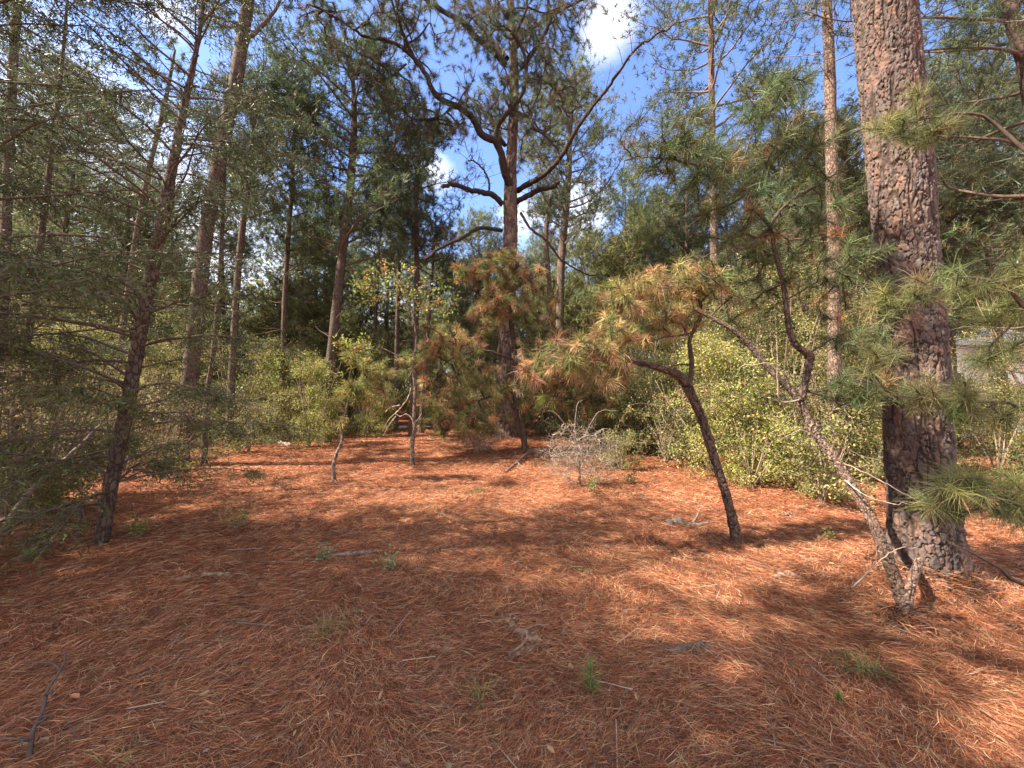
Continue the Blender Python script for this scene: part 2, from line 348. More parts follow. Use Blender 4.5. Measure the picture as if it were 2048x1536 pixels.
# ------------------------------------------------------------------ big bark trunk
def bark_trunk(name, parent, loc, pts, rad, cell=(.06, .09), nu=180, nv=500, depth=.016, flare=0, seed=1,
               plate=((.105, .076, .070), (.128, .087, .076), (.086, .068, .066), (.105, .088, .085)), crack=(.05, .034, .03), mat_=None, dark_top=0):
    pr = np.concatenate([np.asarray(pts, float), np.asarray(rad, float)[:, None]], 1); s_ = spline(pr, nv)
    p, r = s_[:, :3], s_[:, 3]; t, A, B = frames(p)
    v_ = np.concatenate([[0], np.cumsum(np.linalg.norm(np.diff(p, axis=0), axis=1))])
    th = np.arange(nu)/nu*2*math.pi; R0 = float(np.mean(r)); circ = 2*math.pi*R0; nc = max(5, round(circ/cell[0]))
    U, VV = np.meshgrid(th/(2*math.pi)*nc, v_/cell[1])
    X3, Y3 = np.cos(U/nc*2*math.pi)*R0/cell[0], np.sin(U/nc*2*math.pi)*R0/cell[0]
    U = U+2.2*(fbm3(X3*.55, Y3*.55, VV*.8, seed+40)-.5)+1.0*(fbm3(X3*1.9, Y3*1.9, VV*2.6, seed+41)-.5)
    VV2 = VV+2.0*(fbm3(X3*.7, Y3*.7, VV*.7, seed+60)-.5)+1.1*(fbm3(X3*2.1, Y3*2.1, VV*2.6, seed+61)-.5)
    fur = np.clip((np.abs(fbm3(X3*.55+9, Y3*.55, VV*.28, seed+70, 2)-.5)-.010)/.035, 0, 1)     # long vertical furrows
    wvar = fbm3(X3*.9, Y3*.9, VV*.9+30, seed+72)
    iu = np.floor(U).astype(int); iv = np.floor(VV2).astype(int)
    F = np.full((2,)+U.shape, 9.); ID = np.zeros(U.shape, int)
    def h(i_, j_, s2):
        n_ = ((i_ % nc)*374761393+j_*668265263+(seed+s2)*1442695041) & 0xFFFFFFFF
        n_ = ((n_ ^ (n_ >> 13))*1274126177) & 0xFFFFFFFF; return ((n_ ^ (n_ >> 16)) & 0xFFFF)/65535.
    for a_ in (-1, 0, 1):
        for b_ in (-1, 0, 1):
            ii, jj = iu+a_, iv+b_
            d = np.hypot(ii+.15+.7*h(ii, jj, 1)-U, jj+.15+.7*h(ii, jj, 2)-VV2)
            m1 = d < F[0]; F[1] = np.where(m1, F[0], np.minimum(F[1], d)); ID = np.where(m1, (ii % nc)*7919+jj*104729, ID); F[0] = np.where(m1, d, F[0])
    edge = np.clip((F[1]-F[0]-.045)/(.06+.14*wvar), 0, 1); edge = 1-(1-edge)*np.clip((fbm3(X3*.8, Y3*.8, VV*.7+11, seed+77)-.30)*4, .12, 1); edge = np.minimum(edge, .10+.90*fur); edge = edge*edge*(3-2*edge)
    cid = (ID*2654435761 & 0xFFFF)/65535.; cid2 = (ID*40503 & 0xFFF)/4095.
    fine = fbm3(X3*2.5, Y3*2.5, VV*3.2, seed+80, 3)
    lay = np.floor(fine*8)/8
    disp = depth*(edge*(.6+.4*cid)-.6)+depth*1.1*(lay-.5)*(.3+.7*edge)+depth*.5*(fbm3(X3*.35, Y3*.35, VV*.3, seed+66)-.5)
    rr = r[:, None]+disp*np.clip(r/R0, .3, 1.3)[:, None]
    if flare:
        g = np.exp(-(v_/.28))[:, None]; rr = rr+flare*g*(.55+.75*np.cos(th*5+1.3+np.sin(th*2))[None]*.5+.3)
    pos = p[:, None]+rr[..., None]*(np.cos(th)[None, :, None]*A[:, None]+np.sin(th)[None, :, None]*B[:, None])
    pl = np.asarray(plate)[np.clip((cid*len(plate)).astype(int), 0, len(plate)-1)]
    pl = pl*(.55+.9*fine[..., None])*(.88+.24*cid2[..., None])
    rd = np.clip((fbm3(X3*.8, Y3*.8, VV*.6, seed+90)-.56)*9, 0, 1)[..., None]*.35; pl = pl*(1-rd)+np.array([.26, .14, .10])*rd     # fresh reddish bark where flakes fell
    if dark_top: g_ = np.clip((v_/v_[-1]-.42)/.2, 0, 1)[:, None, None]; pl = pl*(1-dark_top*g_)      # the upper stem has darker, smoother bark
    col = np.asarray(crack)*(1-edge[..., None])+pl*edge[..., None]
    m = MB(); ii = np.arange(nv-1)[:, None]*nu; jj = np.arange(nu)[None]; kk = (jj+1) % nu
    m.add(pos.reshape(-1, 3)-np.asarray(loc), np.clip(col, .01, .9).reshape(-1, 3), np.stack([ii+jj, ii+kk, ii+nu+kk, ii+nu+jj], -1).reshape(-1, 4))
    return m.build(name, mat_ or M_bark, parent)
def wpx(px, wid, Y):   # photo width in pixels of a round trunk -> radius
    tx = (px-1024)/FPX; return wid*.5*Y/FPX/math.sqrt(1+tx*tx)
def trace(pts, Y=None):
    """pts: (px, py[, depth])"""
    return np.array([P(q[0], q[1], q[2] if len(q) > 2 else Y) for q in pts])
def limb(parent, loc, pts, Y, w0, w1, sides=8, name='limb', m=M_bark2, col=(.15, .105, .085), wig=.006, seed=0, n=None):
    w3 = trace(pts, Y); k = np.linspace(0, 1, len(w3))
    ra = np.array([wpx(q[0], (w0*(1-t)+w1*t), q[2] if len(q) > 2 else Y) for q, t in zip(pts, k)])
    mb = MB(); p = tube(mb, w3-loc, ra, sides, col, n=n or len(pts)*5, rough=.13, seed=seed, wig=wig); mb.build(name, m, parent)
    return p+loc

BARKC = (.17, .12, .10)
# ------------------------------------------------------------------ 1. giant pine at the right
base = np.array([P(1850, 1150, 3.55)[0], 3.55, 0.]); base[2] = gh(base[0], base[1])-.03
t = thing('pine_tree', base, 'huge thick-barked pine trunk at the right, with broad reddish bark plates', 'tree')
pts = [(1856, 1165, 3.55), (1846, 1040, 3.55), (1836, 900, 3.55), (1827, 700, 3.55), (1812, 500, 3.57), (1795, 300, 3.6), (1777, 120, 3.6), (1762, -60, 3.6), (1745, -260, 3.6), (1725, -500, 3.6), (1700, -900, 3.7), (1680, -1300, 3.7)]
w3 = trace(pts); w3[0][2] = base[2]-.08
ra = [wpx(q[0], ww, 3.55) for q, ww in zip(pts, (156, 145, 142, 136, 134, 138, 136, 132, 126, 118, 100, 70))]
bark_trunk('trunk', t, base, w3, ra, cell=(.042, .10), nu=340, nv=1900, depth=.019, flare=.085, seed=4)

# a higher, off-frame crown for it (casts dappled shade)
def crown_part(t, loc, skel, targets, n, ln, wd, pal, R, two=False, cone=.8, droop=.12, rtip=.004, rmax=.03, bcol=BARKC, sway=.35, name='crown', s=.25):
    p0, p1, r0, r1, dr = grow(skel, targets, R, rtip, rmax)
    mb = MB(); segs(mb, p0-loc, p1-loc, r0, r1, bcol); mb.build('twigs', M_twig, t)
    mc = MB(); dr = nrm(dr+np.array([0, 0, sway])); tufts(mc, targets-loc, dr, n, ln, wd, vary(pal, len(targets), s, R), cone, droop, two, R); return mc.build(name, M_needle, t, smooth=False)
R = np.random.default_rng(21)
GREEN = [(.10, .14, .065), (.085, .125, .065), (.13, .165, .07), (.12, .13, .075)]
DGREEN = [(.09, .13, .072), (.075, .112, .07), (.115, .15, .075), (.12, .12, .075)]
BROWN = [(.42, .19, .09), (.36, .15, .075), (.48, .25, .11)]
MIXB = GREEN+BROWN[:2]+[(.16, .16, .06), (.22, .17, .07)]

R = np.random.default_rng(23); top = w3[-1]; mb = MB(); tg = []; sk = []
for k in range(11):
    f = k/10; c = w3[-3]*(1-f)+top*f; a_ = [3.1, 2.6, 3.5, .3, 2.9, 3.9, 1.5, 3.2, 5.2, 2.3, 3.0][k]; L_ = R.uniform(2.2, 3.8); s_ = np.linspace(0, 1, 7)
    q = np.stack([np.cos(a_)*s_*L_, np.sin(a_)*s_*L_, (.25*s_+.2*s_**2)*L_], 1)+c+np.cumsum(R.normal(0, .06, (7, 3)), 0)*s_[:, None]; tube(mb, q-base, np.linspace(.06, .015, 7), 7, BARKC, n=18); sk.append(q[2:]); tg.append(q[R.integers(2, 7, 34)]+R.normal(0, .45, (34, 3)))
mb.build('limbs', M_bark2, t); crown_part(t, base, np.concatenate(sk), np.concatenate(tg), 40, .2, .007, GREEN, R)

# ------------------------------------------------------------------ 2. central pine with crooked limbs
def Z5(x, y, Y=None):  # coordinates measured in an enlarged crop of the crown
    q = (600+x/2.56, y/2.56); return q if Y is None else q+(Y,)
YC = 13.6
base = np.array([P(1015, 880, YC)[0], YC, 0.]); base[2] = gh(base[0], base[1])-.03
t = thing('pine_tree', base, 'tall central pine with crooked spreading limbs, rising behind the drooping brownish young pine', 'tree')
tp = [(1016, 890), (1014, 800), (1012, 700), (1018, 560), (1021, 470), (1021, 400), (1022, 330), (1027, 230), (1028, 130), (1022, 20), (1015, -120), (1008, -300)]
ww = (48, 43, 38, 34, 32, 30, 25, 22, 20, 17, 12, 7)
w3 = trace(tp, YC); w3[0][2] = base[2]-.1
bark_trunk('trunk', t, base, w3, [wpx(1020, k, YC) for k in np.array(ww)*.88], cell=(.10, .22), nu=110, nv=500, depth=.035, flare=.05, seed=9, plate=((.15, .108, .092), (.19, .13, .105), (.11, .083, .072)))
LB = [
 ([Z5(1085, 975), Z5(1045, 870, 13.2), Z5(1030, 790, 13), Z5(995, 720, 12.8), Z5(930, 690, 12.6), Z5(880, 600, 12.5), Z5(800, 545, 12.3), Z5(740, 520, 12.1), Z5(690, 480, 12), Z5(640, 370, 11.8), Z5(580, 300, 11.7), Z5(520, 240, 11.5), Z5(440, 205, 11.4), Z5(320, 180, 11.2), Z5(200, 100, 11), Z5(60, 30, 10.8)], 15, 3),
 ([Z5(585, 300, 11.7), Z5(545, 210, 11.5), Z5(510, 120, 11.3), Z5(490, 0, 11), Z5(470, -120, 10.8)], 7, 3),
 ([Z5(545, 325, 11.7), Z5(480, 380, 11.8), Z5(400, 430, 12), Z5(330, 460, 12)], 4, 1.5),
 ([Z5(780, 540, 12.2), Z5(730, 590, 12.1), Z5(640, 610, 11.9), Z5(560, 610, 11.8)], 4, 1.5),
 ([Z5(1000, 715, 12.8), Z5(1010, 655, 12.7), Z5(1050, 590, 12.5), Z5(1130, 495, 12.4), Z5(1160, 380, 12.3), Z5(1142, 260, 12.2), Z5(1108, 180, 12.1), Z5(1150, 70, 12), Z5(1180, -60, 12)], 9, 3.5),
 ([Z5(1110, 185, 12.1), Z5(1050, 140, 12), Z5(990, 130, 12), Z5(960, 60, 12)], 4, 1.5),
 ([Z5(1115, 975), Z5(1180, 935, 13), Z5(1255, 890, 12.5), Z5(1340, 800, 12), Z5(1400, 690, 11.6), Z5(1480, 570, 11.3), Z5(1560, 470, 11), Z5(1640, 360, 10.6), Z5(1720, 250, 10.3), Z5(1800, 195, 10), Z5(1900, 140, 9.8)], 10, 2.5),
 ([Z5(1105, 1035), Z5(1170, 1000, 13.3), Z5(1230, 968, 13), Z5(1290, 958, 12.8), Z5(1325, 935, 12.7)], 10, 7),
 ([Z5(1035, 1045), Z5(990, 1000, 13.3), Z5(930, 985, 13), Z5(860, 972, 12.6), Z5(790, 942, 12.2), Z5(730, 955, 12)], 11, 6),
 ([Z5(970, 985, 13.2), Z5(965, 920, 13.2), Z5(930, 860, 13.1), Z5(890, 825, 13), Z5(860, 820, 13)], 4, 2),
 ([Z5(1035, 1180), Z5(920, 1168, 13), Z5(820, 1222, 12.4), Z5(700, 1282, 12), Z5(640, 1330, 11.8)], 7, 4),
 ([Z5(1050, 745, 13.5), Z5(1010, 690, 13.6), Z5(970, 610, 13.8), Z5(900, 530, 14), Z5(840, 480, 14.2)], 8, 4),
 ([Z5(1050, 330), Z5(980, 250, 13.6), Z5(900, 190, 13.4), Z5(830, 110, 13.2), Z5(740, 60, 13), Z5(650, 0, 12.8), Z5(560, -60, 12.5)], 12, 6),
 ([Z5(1060, 300), Z5(1010, 240, 14), Z5(920, 120, 14.2), Z5(870, 20, 14.4), Z5(840, -80, 14.5)], 9, 5),
 ([Z5(1110, 240), Z5(1170, 160, 13.8), Z5(1240, 110, 14), Z5(1310, 70, 14.2), Z5(1440, 0, 14.4), Z5(1560, -70, 14.5)], 8, 4),
 ([Z5(1130, 350), Z5(1190, 270, 13.3), Z5(1250, 180, 13), Z5(1282, 100, 12.8), Z5(1272, 0, 12.6)], 9, 4),
 ([Z5(1180, 370, 13), Z5(1260, 420, 12.6), Z5(1330, 480, 12.4), Z5(1350, 560, 12.2), Z5(1380, 600, 12.2)], 5, 2),
 ([Z5(1120, 590, 13.4), Z5(1170, 600, 13), Z5(1200, 660, 12.8), Z5(1260, 700, 12.7), Z5(1310, 760, 12.6)], 6, 2),
 ([Z5(1130, 1090, 13.5), Z5(1180, 1170, 13.2), Z5(1260, 1230, 13), Z5(1340, 1330, 12.8), Z5(1440, 1390, 12.6), Z5(1530, 1420, 12.5)], 5, 2),
]
sk = []
for k, (pp, a0, a1) in enumerate(LB):
    p = limb(t, base, pp, YC, a0*1.15, a1*1.3, seed=k, wig=.018, col=(.052, .039, .036)); sk.append((p, k))
Rs = np.random.default_rng(55); msub = MB(); subs = []
for p, k in list(sk):
    if k in (6, 7, 8, 9, 10, 18): continue
    for _ in range(7):
        i0 = Rs.integers(len(p)//5, len(p)-1); d = nrm(Rs.normal(size=3)*[1, .6, .8]+[0, 0, .35]); L_ = Rs.uniform(.7, 1.9); st = [p[i0]]
        for q_ in range(6): d = nrm(d+Rs.normal(0, .38, 3)+[0, 0, .06]); st.append(st[-1]+d*L_/6)
        q = tube(msub, np.array(st)-base, np.linspace(.032, .009, 7), 5, (.07, .05, .045), n=18, rough=.15, wig=.008)+base; subs.append(q)
msub.build('side_limbs', M_bark2, t)
R = np.random.default_rng(5); tg = [q[R.integers(6, 18, 7)]+R.normal(0, .16, (7, 3)) for q in subs]; gaps = {6, 7, 8, 9, 10, 18}
for p, k in sk:
    m_ = len(p)
    if k in gaps: continue
    q = p[R.integers(m_//4, m_, 60)]; tg.append(q+R.normal(0, .5, q.shape))
for (x, y, rx, ry, n) in [(690, 70, 120, 90, 90), (760, 180, 80, 50, 34), (800, 130, 70, 60, 44), (1020, 140, 70, 60, 90), (1090, 60, 90, 70, 95), (1140, 60, 60, 60, 40), (930, 60, 90, 60, 60), (850, 260, 90, 35, 40),
                          (1000, 210, 60, 40, 50), (1120, 150, 60, 50, 50), (620, 30, 70, 60, 40), (1010, -60, 280, 60, 180)]:
    tg.append(blob(x, y, 13 - (1010-x)*.004, rx, ry, n, R))
tg = np.concatenate(tg)
crown_part(t, base, np.concatenate([p[::2] for p, k in sk]+[q[::3] for q in subs]), tg, 62, .25, .0075, DGREEN+[(.12, .08, .06), (.13, .10, .07)], R, rtip=.006, rmax=.035, bcol=(.07, .05, .046))
# bare twiglets on the long right limb and on the stubs
mb = MB()
for p, k in sk:
    if k in (6, 7, 8, 9, 10, 18, 1, 2):
        q = p[R.integers(len(p)//3, len(p), 26)]; d = nrm(R.normal(size=q.shape)+[0, 0, .5]); ln = R.uniform(.15, .5, (len(q), 1))
        mid = q+d*ln; segs(mb, q-base, mid-base, .010, .006, (.12, .085, .075))
        for s_ in range(3):
            d2 = nrm(d+R.normal(0, .8, d.shape)); segs(mb, mid-base, mid+d2*ln*.6-base, .006, .003, (.12, .085, .075))
mb.build('dead_twigs', M_twig, t)

# ------------------------------------------------------------------ 3. leaning saplings and their needles
def Z6(x, y, Y=None):
    q = (1150+x/2.56, 450+y/2.56); return q if Y is None else q+(Y,)
def Z3(x, y, Y=None):
    q = (1200+x/2.415, y/2.415); return q if Y is None else q+(Y,)
# 3a  dark leaning one, centre right
Y0 = G(1475, 1083)[1]
base = G(1475, 1083)
t = thing('young_pine', base, 'slender dark forked pine leaning left in the clearing, with rust-tipped drooping needles', 'tree')
pts = [Z6(840, 1600, Y0), Z6(812, 1536, Y0), Z6(790, 1440, Y0), Z6(758, 1330, Y0), Z6(700, 1150, Y0), Z6(645, 980, Y0), Z6(600, 880, Y0), Z6(565, 810, Y0), Z6(520, 762, Y0-.05), Z6(450, 738, Y0-.1), Z6(360, 712, Y0-.15), Z6(270, 695, Y0-.2), Z6(200, 650, Y0-.25), Z6(120, 610, Y0-.3)]
w3 = trace(pts); w3[0][2] = base[2]-.06
bark_trunk('trunk', t, base, w3, [wpx(q[0], k, q[2]) for q, k in zip(pts, (24, 22, 19, 18, 18, 18, 19, 22, 17, 14, 12, 10, 7, 4))], cell=(.028, .045), nu=48, nv=420, depth=.012, seed=12,
           plate=((.12, .085, .068), (.15, .10, .08), (.09, .068, .058)), crack=(.025, .018, .016))
sk = [w3[8:]]
BC = (.075, .055, .046)
for k, (pp, a0, a1) in enumerate([
    ([Z6(585, 850, Y0), Z6(598, 700, Y0), Z6(588, 600, Y0), Z6(620, 510, Y0), Z6(652, 450, Y0), Z6(635, 390, Y0), Z6(560, 330, Y0)], 11, 6),
    ([Z6(582, 560, Y0), Z6(520, 565, Y0-.1), Z6(460, 575, Y0-.2), Z6(370, 602, Y0-.3)], 5, 3),
    ([Z6(582, 715, Y0), Z6(530, 715, Y0-.1), Z6(470, 735, Y0-.2)], 4, 3),
    ([Z6(565, 330, Y0), Z6(480, 300, Y0), Z6(400, 320, Y0), Z6(300, 330, Y0-.2), Z6(220, 400, Y0-.3)], 5, 2),
    ([Z6(640, 400, Y0), Z6(700, 340, Y0), Z6(760, 290, Y0)], 4, 2),
    ([Z6(120, 610, Y0-.3), Z6(0, 600, Y0-.4), Z6(-100, 640, Y0-.5), Z6(-220, 640, Y0-.5)], 5, 3)]):
    sk.append(limb(t, base, pp, Y0, a0, a1, seed=k, wig=.006, col=BC, m=M_twig))
R = np.random.default_rng(31)
tg = np.concatenate([blob(1280, 600, Y0-.1, 95, 62, 90, R, .5), blob(1360, 560, Y0, 80, 45, 62, R, .5), blob(1235, 660, Y0-.2, 55, 45, 44, R, .4), blob(1430, 575, Y0, 60, 35, 24, R, .4), blob(1190, 690, Y0-.3, 50, 40, 24, R, .3), blob(1340, 640, Y0, 70, 35, 26, R, .4), blob(1140, 710, Y0-.4, 60, 40, 30, R, .3), blob(1210, 745, Y0-.3, 60, 40, 34, R, .35), blob(1080, 735, Y0-.5, 50, 38, 20, R, .3)])
crown_part(t, base, np.concatenate(sk), tg, 62, .17, .0036, [(.22, .23, .08), (.18, .20, .07), (.15, .18, .065), (.34, .26, .12), (.42, .26, .14), (.38, .20, .11), (.42, .30, .16), (.42, .22, .12), (.30, .25, .10), (.25, .25, .09)], R, True, .75, .5, .004, .012, BC, sway=-.15)

# 3b the pale flaky one leaning across the giant trunk
Y0 = G(1812, 1250)[1]; base = G(1812, 1250)
t = thing('young_pine', base, 'pale flaky-barked pine leaning far left before the giant trunk, with a second stem', 'tree')
pts = [(1818, 1275, Y0), (1812, 1245, Y0), (1808, 1215, Y0+.02), (1793, 1165, Y0+.05), (1768, 1100, Y0+.1), (1742, 1035, Y0+.2), (1705, 973, Y0+.3), (1670, 919, Y0+.4), (1634, 872, Y0+.5), (1607, 821, Y0+.6), (1584, 782, Y0+.65), (1540, 739, Y0+.75), (1500, 692, Y0+.85), (1462, 657, Y0+.9), (1420, 634, Y0+1), (1388, 618, Y0+1.05)]
w3 = trace(pts); w3[0][2] = base[2]-.05
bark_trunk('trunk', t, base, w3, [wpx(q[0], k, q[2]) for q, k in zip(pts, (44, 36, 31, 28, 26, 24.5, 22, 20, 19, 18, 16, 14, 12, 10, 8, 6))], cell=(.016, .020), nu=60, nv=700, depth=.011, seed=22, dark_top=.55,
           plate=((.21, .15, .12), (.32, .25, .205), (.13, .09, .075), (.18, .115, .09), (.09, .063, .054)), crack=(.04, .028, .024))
for nm, pp, a0, a1, cc in [('stub', [(1812, 1205, Y0), (1822, 1170, Y0), (1832, 1140, Y0-.02), (1842, 1112, Y0-.03)], 26, 17, None)]:
    bark_trunk('fork_stub', t, base, trace(pp), [wpx(1820, k, Y0) for k in (26, 22, 20, 16)], cell=(.018, .022), nu=40, nv=120, depth=.008, seed=25,
               plate=((.28, .19, .15), (.36, .26, .21), (.18, .12, .10)), crack=(.05, .035, .03))
yk = Y0+.6
sk = [w3[9:]]
stem2 = [(1603, 800, yk), (1609, 770, yk), (1615, 743, yk), (1619, 712, yk), (1606, 702, yk), (1591, 688, yk), (1580, 665, yk), (1573, 618, yk), (1566, 563, yk+.03), (1552, 509, yk+.05), (1541, 455, yk+.08)]
s2 = trace(stem2)
bark_trunk('second_stem', t, base, s2, [wpx(1590, k, yk) for k in (17, 16, 17, 20, 16, 15, 14, 12, 12, 11, 10)], cell=(.02, .03), nu=40, nv=320, depth=.007, seed=28,
           plate=((.095, .068, .057), (.12, .085, .07), (.075, .056, .048)), crack=(.025, .018, .015))
sk.append(s2[5:])
lims = [
 ([(1541, 452, yk+.08), (1506, 414, yk), (1482, 377, yk), (1469, 352, yk), (1440, 335, yk-.05), (1399, 331, yk-.1), (1345, 319, yk-.15), (1291, 315, yk-.2), (1250, 318, yk-.2)], 9, 3),
 ([(1541, 452, yk+.08), (1560, 422, yk+.1), (1589, 397, yk+.1), (1622, 377, yk+.1), (1655, 356, yk+.1), (1676, 344, yk+.1), (1697, 319, yk+.1), (1720, 300, yk+.1)], 8, 3),
 ([(1469, 352, yk), (1490, 310, yk), (1505, 260, yk), (1512, 210, yk), (1540, 190, yk), (1570, 165, yk)], 4, 1.5),
 ([(1655, 356, yk+.1), (1610, 300, yk), (1585, 265, yk), (1560, 250, yk)], 3, 1.5),
 ([(1540, 455, yk+.08), (1480, 500, yk-.1), (1430, 505, yk-.2), (1390, 520, yk-.3)], 4, 1.5),
 ([(1612, 780, yk), (1660, 795, yk-.1), (1720, 797, yk-.2), (1775, 790, yk-.3)], 7, 3),
 ([(1622, 705, yk), (1660, 680, yk), (1720, 655, yk-.1), (1800, 615, yk-.3)], 5, 2),
 ([(1573, 600, yk), (1640, 560, yk), (1700, 520, yk-.1)], 4, 1.5),
 ([(1566, 563, yk), (1500, 590, yk-.1), (1440, 600, yk-.2)], 3, 1.2),
 ([(1345, 319, yk-.15), (1320, 290, yk-.2), (1290, 265, yk-.2)], 3, 1),
]
for k, (pp, a0, a1) in enumerate(lims): sk.append(limb(t, base, pp, yk, a0, a1, seed=40+k, wig=.006, col=BC, m=M_twig))
for k, pp in enumerate([[(1690, 960, Y0+.3), (1730, 990, Y0+.1), (1790, 1010, Y0), (1850, 1000, Y0-.1)], [(1600, 800, yk), (1560, 800, yk-.1), (1550, 730, yk-.2), (1480, 735, yk-.2)], [(1670, 920, Y0+.4), (1740, 950, Y0+.3), (1830, 1000, Y0+.1)],
                        [(1640, 880, yk-.1), (1600, 860, yk-.2), (1560, 880, yk-.3)], [(1705, 1175, Y0-.1), (1740, 1140, Y0-.1), (1790, 1100, Y0-.05), (1832, 1095, Y0)]]):
    limb(t, base, pp, yk, 4, 1.6, 5, 'dead_branch', M_wood, (.40, .33, .28), .006, 60+k)
R = np.random.default_rng(33)
tg = np.concatenate([blob(1470, 530, yk+.4, 80, 45, 22, R, .5), blob(1600, 480, yk+.4, 90, 60, 30, R, .5), blob(1680, 600, yk+.3, 70, 60, 22, R, .5), blob(1520, 620, yk+.5, 80, 40, 14, R, .4), blob(1300, 300, yk-.15, 75, 45, 42, R, .5), blob(1390, 300, yk-.1, 80, 50, 55, R, .5), blob(1500, 230, yk, 60, 55, 33, R, .4), blob(1560, 180, yk, 40, 35, 12, R, .3),
                     blob(1600, 290, yk, 70, 50, 36, R, .4), blob(1440, 380, yk-.1, 90, 40, 29, R, .4), blob(1480, 470, yk+.1, 90, 50, 33, R, .4), blob(1630, 430, yk+.1, 80, 60, 33, R, .4),
                     blob(1560, 560, yk+.2, 110, 50, 26, R, .5), blob(1700, 530, yk, 60, 50, 19, R, .3), blob(1710, 670, yk-.1, 70, 50, 19, R, .3), blob(1720, 780, yk-.2, 90, 40, 36, R, .3), blob(1400, 350, yk-.3, 60, 30, 16, R, .3)])
crown_part(t, base, np.concatenate(sk), tg, 60, .17, .0030, GREEN+GREEN+[(.10, .14, .06), (.13, .13, .06), (.36, .20, .10), (.14, .17, .06), (.17, .16, .07)], R, True, .85, .2, .0030, .008, BC, sway=.15)

# 3c foreground needles: boughs of a pine just outside the frame on the right
YR = 2.35
base = np.array([4.3, 2.1, 0]); base[2] = gh(*base[:2])-.02
t = thing('young_pine', base, 'young pine at the right edge, long green boughs reaching before the giant trunk', 'tree')
w3 = np.array([base+[0, 0, -.1], base+[.05, 0, 1], base+[0, .1, 2.2], base+[-.1, .1, 3.6], base+[-.1, 0, 5]]); mb = MB(); tube(mb, w3-base, [.07, .06, .05, .035, .015], 10, BARKC, n=24); mb.build('trunk', M_bark2, t)
sk = [w3]
def bough(pp, w0=7, w1=2, **k):
    q = limb(t, base, pp, YR, w0, w1, 6, 'bough', M_twig, BC, .006, len(sk)); sk.append(q)
tr = base+[0, 0, .6]
Rb = np.random.default_rng(36); offs = []
def toedge(z, pp): # from the stem to the picture
    e0 = P(*pp[0]); b0_ = base+[0, 0, z]; w_ = [b0_, b0_*.7+e0*.3+Rb.normal(0, .12, 3)*[0, 1, 1], b0_*.35+e0*.65+Rb.normal(0, .14, 3)*[0, 1, 1]]+[P(*q) for q in pp]; mb = MB(); ra = np.linspace(.020, .004, len(w_)); q = tube(mb, np.array(w_)-base, ra, 7, BC, n=26, rough=.2, wig=.009, seed=len(sk)); offs.append(q[3:14][Rb.integers(0, 11, 9)]+base+Rb.normal(0, .13, (9, 3))); mb.build('bough', M_twig, t); sk.append(q+base)
toedge(.35, [(2100, 1200, 2.2), (2030, 1160, 2.15), (1960, 1110, 2.15), (1900, 1090, 2.2)])
toedge(1.1, [(2100, 1020, 2.1), (2000, 990, 2.1), (1930, 960, 2.1)])
toedge(1.5, [(2100, 830, 2.2), (2000, 800, 2.2), (1900, 800, 2.3), (1800, 790, 2.4)])
toedge(2.0, [(2100, 640, 2.3), (1980, 560, 2.4), (1880, 560, 2.5), (1800, 620, 2.55)])
toedge(2.9, [(2100, 330, 2.5), (1980, 240, 2.6), (1880, 230, 2.65), (1800, 260, 2.7)])
R = np.random.default_rng(35)
tg = np.concatenate([blob(1960, 990, 2.15, 95, 50, 27, R, .25), blob(2040, 1010, 2.1, 60, 60, 23, R, .25), blob(1900, 1010, 2.2, 50, 20, 11, R, .2), blob(1990, 815, 2.2, 80, 45, 23, R, .25), blob(1860, 795, 2.35, 75, 50, 22, R, .25),
                     blob(1980, 700, 2.4, 60, 40, 8, R, .3), blob(1830, 590, 2.5, 70, 45, 22, R, .3), blob(1980, 570, 2.4, 60, 40, 13, R, .3), blob(1790, 230, 2.7, 45, 40, 15, R, .2), blob(1850, 270, 2.7, 50, 30, 15, R, .2), blob(2040, 620, 2.4, 30, 80, 13, R, .3), blob(1760, 700, 2.4, 40, 40, 8, R, .2)])
ofp = np.concatenate(offs); tg = np.concatenate([tg, ofp[ofp[:, 0] > ofp[:, 1]*1.36+.12]])
crown_part(t, base, np.concatenate(sk), tg, 85, .145, .0018, [(.15, .18, .07), (.18, .20, .07), (.20, .21, .08), (.19, .17, .08), (.13, .155, .065)], R, True, .85, .25, .0028, .006, BC, sway=.1)

# 3d drooping brownish young pine in front of the central pine
YH = 11.6
base = np.array([P(1050, 895, YH)[0], YH, 0]); base[2] = gh(*base[:2])-.02
t = thing('young_pine', base, 'young pine with drooping green and rust-brown needles standing before the tall central trunk', 'tree')
pts = [(1050, 905), (1046, 860), (1040, 800), (1028, 700), (1022, 640), (1021, 580), (1024, 530), (1018, 500)]
w3 = trace(pts, YH); w3[0][2] = base[2]-.06
mb = MB(); tube(mb, w3-base, [.10, .085, .08, .075, .065, .055, .035, .02], 10, (.15, .10, .08), n=50); mb.build('trunk', M_bark2, t)
R = np.random.default_rng(37); sk = [spline(w3, 20)[6:]]
for k, pp in enumerate([[(1030, 720), (960, 700), (900, 720), (860, 760)], [(1030, 700), (1100, 660), (1160, 680)], [(1024, 640), (970, 600), (930, 560)], [(1022, 580), (1080, 550), (1110, 560)], [(1035, 780), (1100, 790), (1160, 800)], [(1035, 780), (960, 800), (880, 830)]]):
    sk.append(limb(t, base, [q+(YH-.3*i_,) for i_, q in enumerate(pp)], YH, 5, 2, 6, 'limb', M_twig, BC, .02, k))
BG = [(.22, .24, .085), (.18, .20, .075), (.30, .27, .11), (.38, .27, .13), (.36, .20, .11), (.42, .31, .17), (.34, .19, .10), (.24, .25, .09)]
